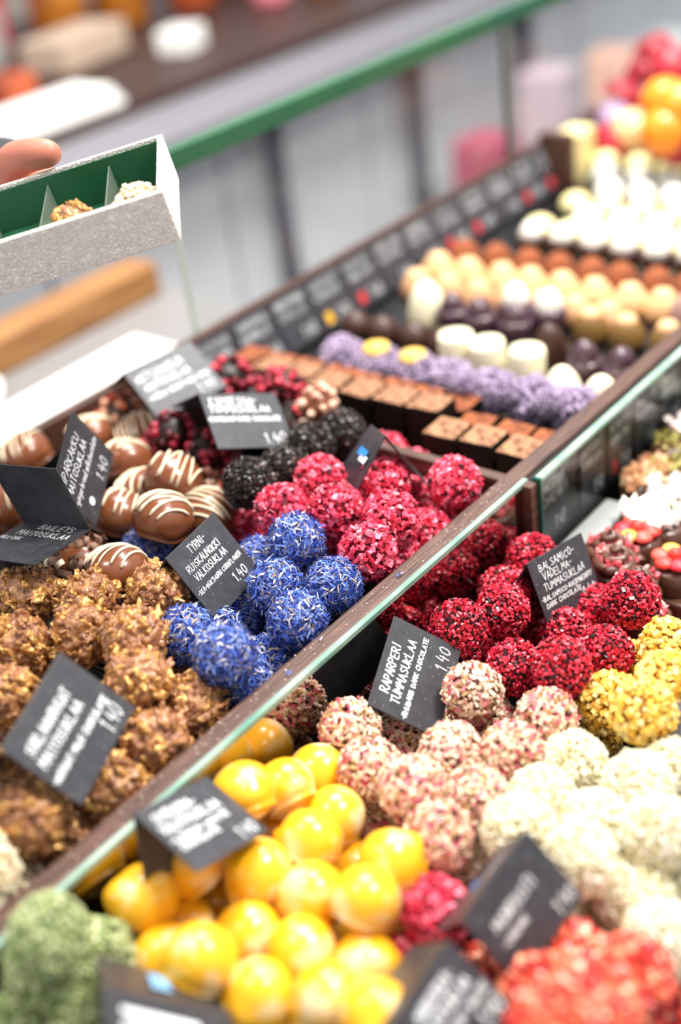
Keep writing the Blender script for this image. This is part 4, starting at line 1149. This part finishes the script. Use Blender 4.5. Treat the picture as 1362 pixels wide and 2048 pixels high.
def slab(px, py, z, r, top, label, swirl=False, h=.012):
    p = at(px, py, z); p[1] = min(p[1], (.3145 if p[0] - r < .612 else .333) - r); e = tag(empty('chocolate_praline', (p[0], p[1], .9365), (0, 0, rg.uniform(0, 6))), label, 'praline', 'topped pralines in the right section')
    hh = max(.01, z - .9365 - .004)
    bm = bmesh.new(); lathe(bm, [(0, 0), (r * .95, 0), (r, .002), (r * .97, hh * .85), (r * .85, hh), (0, hh)], 28); lump(bm, px, .0012)
    obj('base', mesh_from(bm, 'base', M['slab'], True), e)
    if swirl:
        bm = bmesh.new(); pts = []
        for k in range(60):
            a = k * .32; rr = r * (.9 - k / 60 * .85); pts.append((rr * math.cos(a), rr * math.sin(a), hh + .002 + k * .00022))
        tube(bm, pts, .0033, 10, taper=lambda u: 1.1 - .6 * u); obj('swirl', mesh_from(bm, 'swirl', M['slab']), e)
    bm = bmesh.new(); r3 = random.Random(px)
    if top == 'redflower':
        for k in range(6):
            a = k * 1.047
            res = bmesh.ops.create_icosphere(bm, subdivisions=2, radius=.0058, matrix=Matrix.Translation((r * .55 * math.cos(a), r * .55 * math.sin(a), hh + .004)) @ Matrix.Diagonal((1, 1, .55, 1)))
        bmesh.ops.create_icosphere(bm, subdivisions=2, radius=.0045, matrix=Matrix.Translation((0, 0, hh + .006)))
    else:
        for k in range(34):
            a = r3.uniform(0, 6.28); q = r * math.sqrt(r3.random()) * .85
            d = Vector((r3.gauss(0, .3), r3.gauss(0, .3), 1)).normalized(); s = .0035 if top in ('pinkbits', 'greenbits') else .0075
            n0 = len(bm.verts)
            chip(bm, d, 0, (s, s * .8, s * .5), r3, 0, .5, 0)
            bm.verts.ensure_lookup_table()
            for v in bm.verts[n0:]: v.co += Vector((q * math.cos(a), q * math.sin(a), hh + (.006 if swirl else .001) + r3.uniform(0, .004)))
    obj('topping', mesh_from(bm, 'topping', TOPS[top]), e)


bm = bmesh.new(); bx(bm, (.542, .18, .9225), (1.0, .315, .936), 0, .002); bx(bm, (.6135, .3149, .9225), (1.0, .3335, .936), 0, .001)
o = obj('praline_board', mesh_from(bm, 'board', M['slab'])); tag(o, 'dark chocolate coloured board under the topped pralines at right', 'board')
for a in [(1232, 1005, .957, .0155, 'white', 'praline with chunky white curls, at the left end'), (1325, 1030, .957, .0165, 'white', 'praline with chunky white curls, at the right edge'),
          (1275, 1060, .955, .0150, 'redflower', 'praline with a red sugar flower, left of two'), (1350, 1115, .955, .0150, 'redflower', 'praline with a red sugar flower, right of two')]:
    slab(*a)
for a in [(1185, 1085, .953, .0145, 'pinkbits', 'swirled dark praline with pink bits beside the leaning slate card', True), (1235, 1125, .953, .0150, 'pinkbits', 'swirled dark praline with pink bits below the red flower', True),
          (1275, 1175, .948, .0140, 'pinkbits', 'dark swirled praline nearest the crimson truffles', True), (1155, 1062, .950, .0110, 'pinkbits', 'small dark praline with red bits next to the grey ledge')]:
    slab(*a)
for a in [(1280, 955, .955, .0155, 'nuts', 'brown praline with hazelnut pieces behind the white curls'), (1262, 925, .955, .0140, 'nuts', 'brown nutty praline near the cards behind glass'), (1340, 925, .958, .0160, 'greenbits', 'praline with greenish yellow bits at the right edge'),
          (1335, 975, .956, .0150, 'palepink', 'praline with pale pieces right of the hazelnut praline'), (1290, 865, .962, .0165, 'greenbits', 'pointed milk praline dusted with green'), (1350, 840, .962, .0160, 'palepink', 'pale pink topped praline at the right edge'),
          (1355, 780, .962, .0160, 'white', 'white topped praline far up at the right edge'), (1300, 1235, .943, .0120, 'pinkbits', 'small dark praline piece at the board edge')]:
    slab(*a)

# ------------------------------------------------------------------ gift box held by a hand
GB = tag(bpy.data.objects.new('gift_box', None), 'white embossed gift box with green inside, held over the counter', 'gift box'); link(GB)
Xa, Ya, Za = Vector((.682, -.7144, .1563)), Vector((.7101, .698, .092)), Vector((-.1748, .0483, .9834))
s_ = .87; org = CAM + (np.array([0.45, 0.5116, 1.1817]) - CAM) * s_
mw = Matrix.Identity(4)
for i in range(3):
    mw[i][0] = Xa[i]; mw[i][1] = Ya[i]; mw[i][2] = Za[i]; mw[i][3] = org[i]
GB.matrix_world = mw      # origin at the front right top corner; box runs along -X, +Y, -Z
W_, H_, L_ = .09 * s_, .0301 * s_, .17
leather = bpy.data.materials.new('embossed_white_paper'); leather.use_nodes = True
nt = leather.node_tree; b = nt.nodes['Principled BSDF']; b.inputs['Base Color'].default_value = srgb('#f6efe6'); b.inputs['Roughness'].default_value = .5
tc = nt.nodes.new('ShaderNodeTexCoord'); vo = nt.nodes.new('ShaderNodeTexVoronoi'); vo.feature = 'DISTANCE_TO_EDGE'; vo.inputs['Scale'].default_value = 480
mp = nt.nodes.new('ShaderNodeMapping'); mp.inputs['Scale'].default_value = (1, 1, 1.6); nt.links.new(tc.outputs['Object'], mp.inputs['Vector'])
nz = nt.nodes.new('ShaderNodeTexNoise'); nz.inputs['Scale'].default_value = 300; mx = nt.nodes.new('ShaderNodeVectorMath'); mx.operation = 'MULTIPLY_ADD'
nt.links.new(mp.outputs['Vector'], nz.inputs['Vector']); mx.inputs[1].default_value = (.0012, .0012, .0012); nt.links.new(nz.outputs['Color'], mx.inputs[0]); nt.links.new(mp.outputs['Vector'], mx.inputs[2])
nt.links.new(mx.outputs['Vector'], vo.inputs['Vector'])
mr = nt.nodes.new('ShaderNodeMapRange'); mr.inputs['From Max'].default_value = .25; nt.links.new(vo.outputs['Distance'], mr.inputs['Value'])
bp = nt.nodes.new('ShaderNodeBump'); bp.inputs['Strength'].default_value = 1.0; bp.inputs['Distance'].default_value = .0007
nt.links.new(mr.outputs['Result'], bp.inputs['Height']); nt.links.new(bp.outputs['Normal'], b.inputs['Normal'])
t = .0032
def gbx(name, lo, hi, m, bevel=0): return box_obj(name, lo, hi, m, GB, bevel)
gbx('front_wall', (-L_, 0, -H_), (0, t, 0), leather, .0006)
gbx('side_wall', (-t, t, -H_), (0, W_ - t, 0), leather, .0006)
gbx('back_wall', (-L_, W_ - t, -H_), (0, W_, 0), leather, .0006)
gbx('bottom', (-L_, t, -H_), (-t, W_ - t, -H_ + .002), mat('mirrored_green_base', '#1f5a3c', .25, coat=.4))  # mirrored green of the glass edge, put into floor and wall colour
gbx('mirrored_lining', (-L_, W_ - t - .0012, -H_ + .002), (-t, W_ - t - .0001, -.002), mat('mirrored_green_wall', '#1f5a3c', .25, coat=.4))
for k in range(4):
    xx = -.032 - k * .034
    gbx('clear_divider', (xx, t + .001, -H_ + .0022), (xx + .0008, W_ - t - .002, -.006), mat('acetate', '#dfe8dc', .05, trans=.9, ior=1.2))
def in_box(x, y, v, lab, sc_=.72):
    p = mw @ Vector((x, y, -H_ + .002 + .0165 * sc_))
    o = obj('boxed_truffle', v, None, p, (1, 2, x * 90)); o.scale = (sc_,) * 3
    tag(o, lab, 'truffle', 'truffles in the gift box')
in_box(-.0165, .020, V['almond'][0], 'pale nutty truffle in the right corner of the gift box')
in_box(-.050, .022, V['gold'][0], 'brown truffle in the second compartment of the gift box')

skin = mat('skin', '#b8705c', .5, sss=.2)
sleeve = mat('dark_sleeve', '#2e2e36', .85, bump=(500, .3, .001))


def skin_chain(verts, edges, radii, name, m, parent, root=0, sub=2):
    me = bpy.data.meshes.new(name); me.from_pydata([tuple(v) for v in verts], edges, []); o = obj(name, me, parent)
    mod = o.modifiers.new('skin', 'SKIN'); mod.use_smooth_shade = True
    for i, r in enumerate(radii):
        r = r if isinstance(r, tuple) else (r, r)
        me.skin_vertices[0].data[i].radius = r; me.skin_vertices[0].data[i].use_root = (i == root)
    s = o.modifiers.new('sub', 'SUBSURF'); s.levels = sub; s.render_levels = sub
    me.materials.append(m)
    return o


# the hand comes from behind: thumb over the far rim, four fingers under the box, wrist and forearm going up and back
HX = .026
hand = tag(empty('person', mw @ Vector((-.11 + HX, W_ + .06, -.03))), 'person in dark sleeves, only a hand gripping the gift box from behind', 'person')
hl = hand.location.copy()
def G2(x, y, z): return (mw @ Vector((x + HX, y, z))) - hl
V_, E_, R_ = [], [], []
def addv(p, r, prev=None):
    V_.append(p); R_.append(r)
    if prev is not None: E_.append((prev, len(V_) - 1))
    return len(V_) - 1
palm = addv(G2(-.115, W_ + .045, -.030), .016)
kn = []
wr = addv(G2(-.125, W_ + .095, -.034), (.019, .015), palm)
fa = addv(G2(-.15, W_ + .155, -.045), (.026, .024), wr)
for k, (bxx, ln) in enumerate(((-.088, .95), (-.106, 1.0), (-.124, .96), (-.142, .8))):
    a = addv(G2(bxx, W_ + .022, -.036), .0095, palm)
    b1 = addv(G2(bxx + .001, W_ - .004 - .008 * ln, -H_ - .0095), .0078, a)
    c1 = addv(G2(bxx + .002, W_ - .030 * ln, -H_ - .0090), .0070, b1)
    addv(G2(bxx + .003, W_ - .047 * ln, -H_ - .0085), .0058, c1)
tb = addv(G2(-.118, W_ + .034, -.010), .0125, palm)
t1 = addv(G2(-.108, W_ + .016, .0055), .0100, tb)
t2 = addv(G2(-.092, W_ + .004, .0085), .0090, t1)
addv(G2(-.079, W_ - .002, .0068), .0070, t2)
skin_chain(V_, E_, R_, 'hand', skin, hand)
p0 = G2(-.127, W_ + .10, -.035); p1 = G2(-.17, W_ + .18, -.055); p2 = G2(-.33, W_ + .34, -.16)
p3 = p2 + Vector((-.10, .16, .16)); p4 = p3 + Vector((.10, .12, .05))
skin_chain([p0, p1, p2, p3, p4], [(0, 1), (1, 2), (2, 3), (3, 4)], [(.026, .024), (.036, .034), (.05, .05), (.065, .06), (.09, .08)], 'sleeve', sleeve, hand)
bpy.context.view_layer.update()
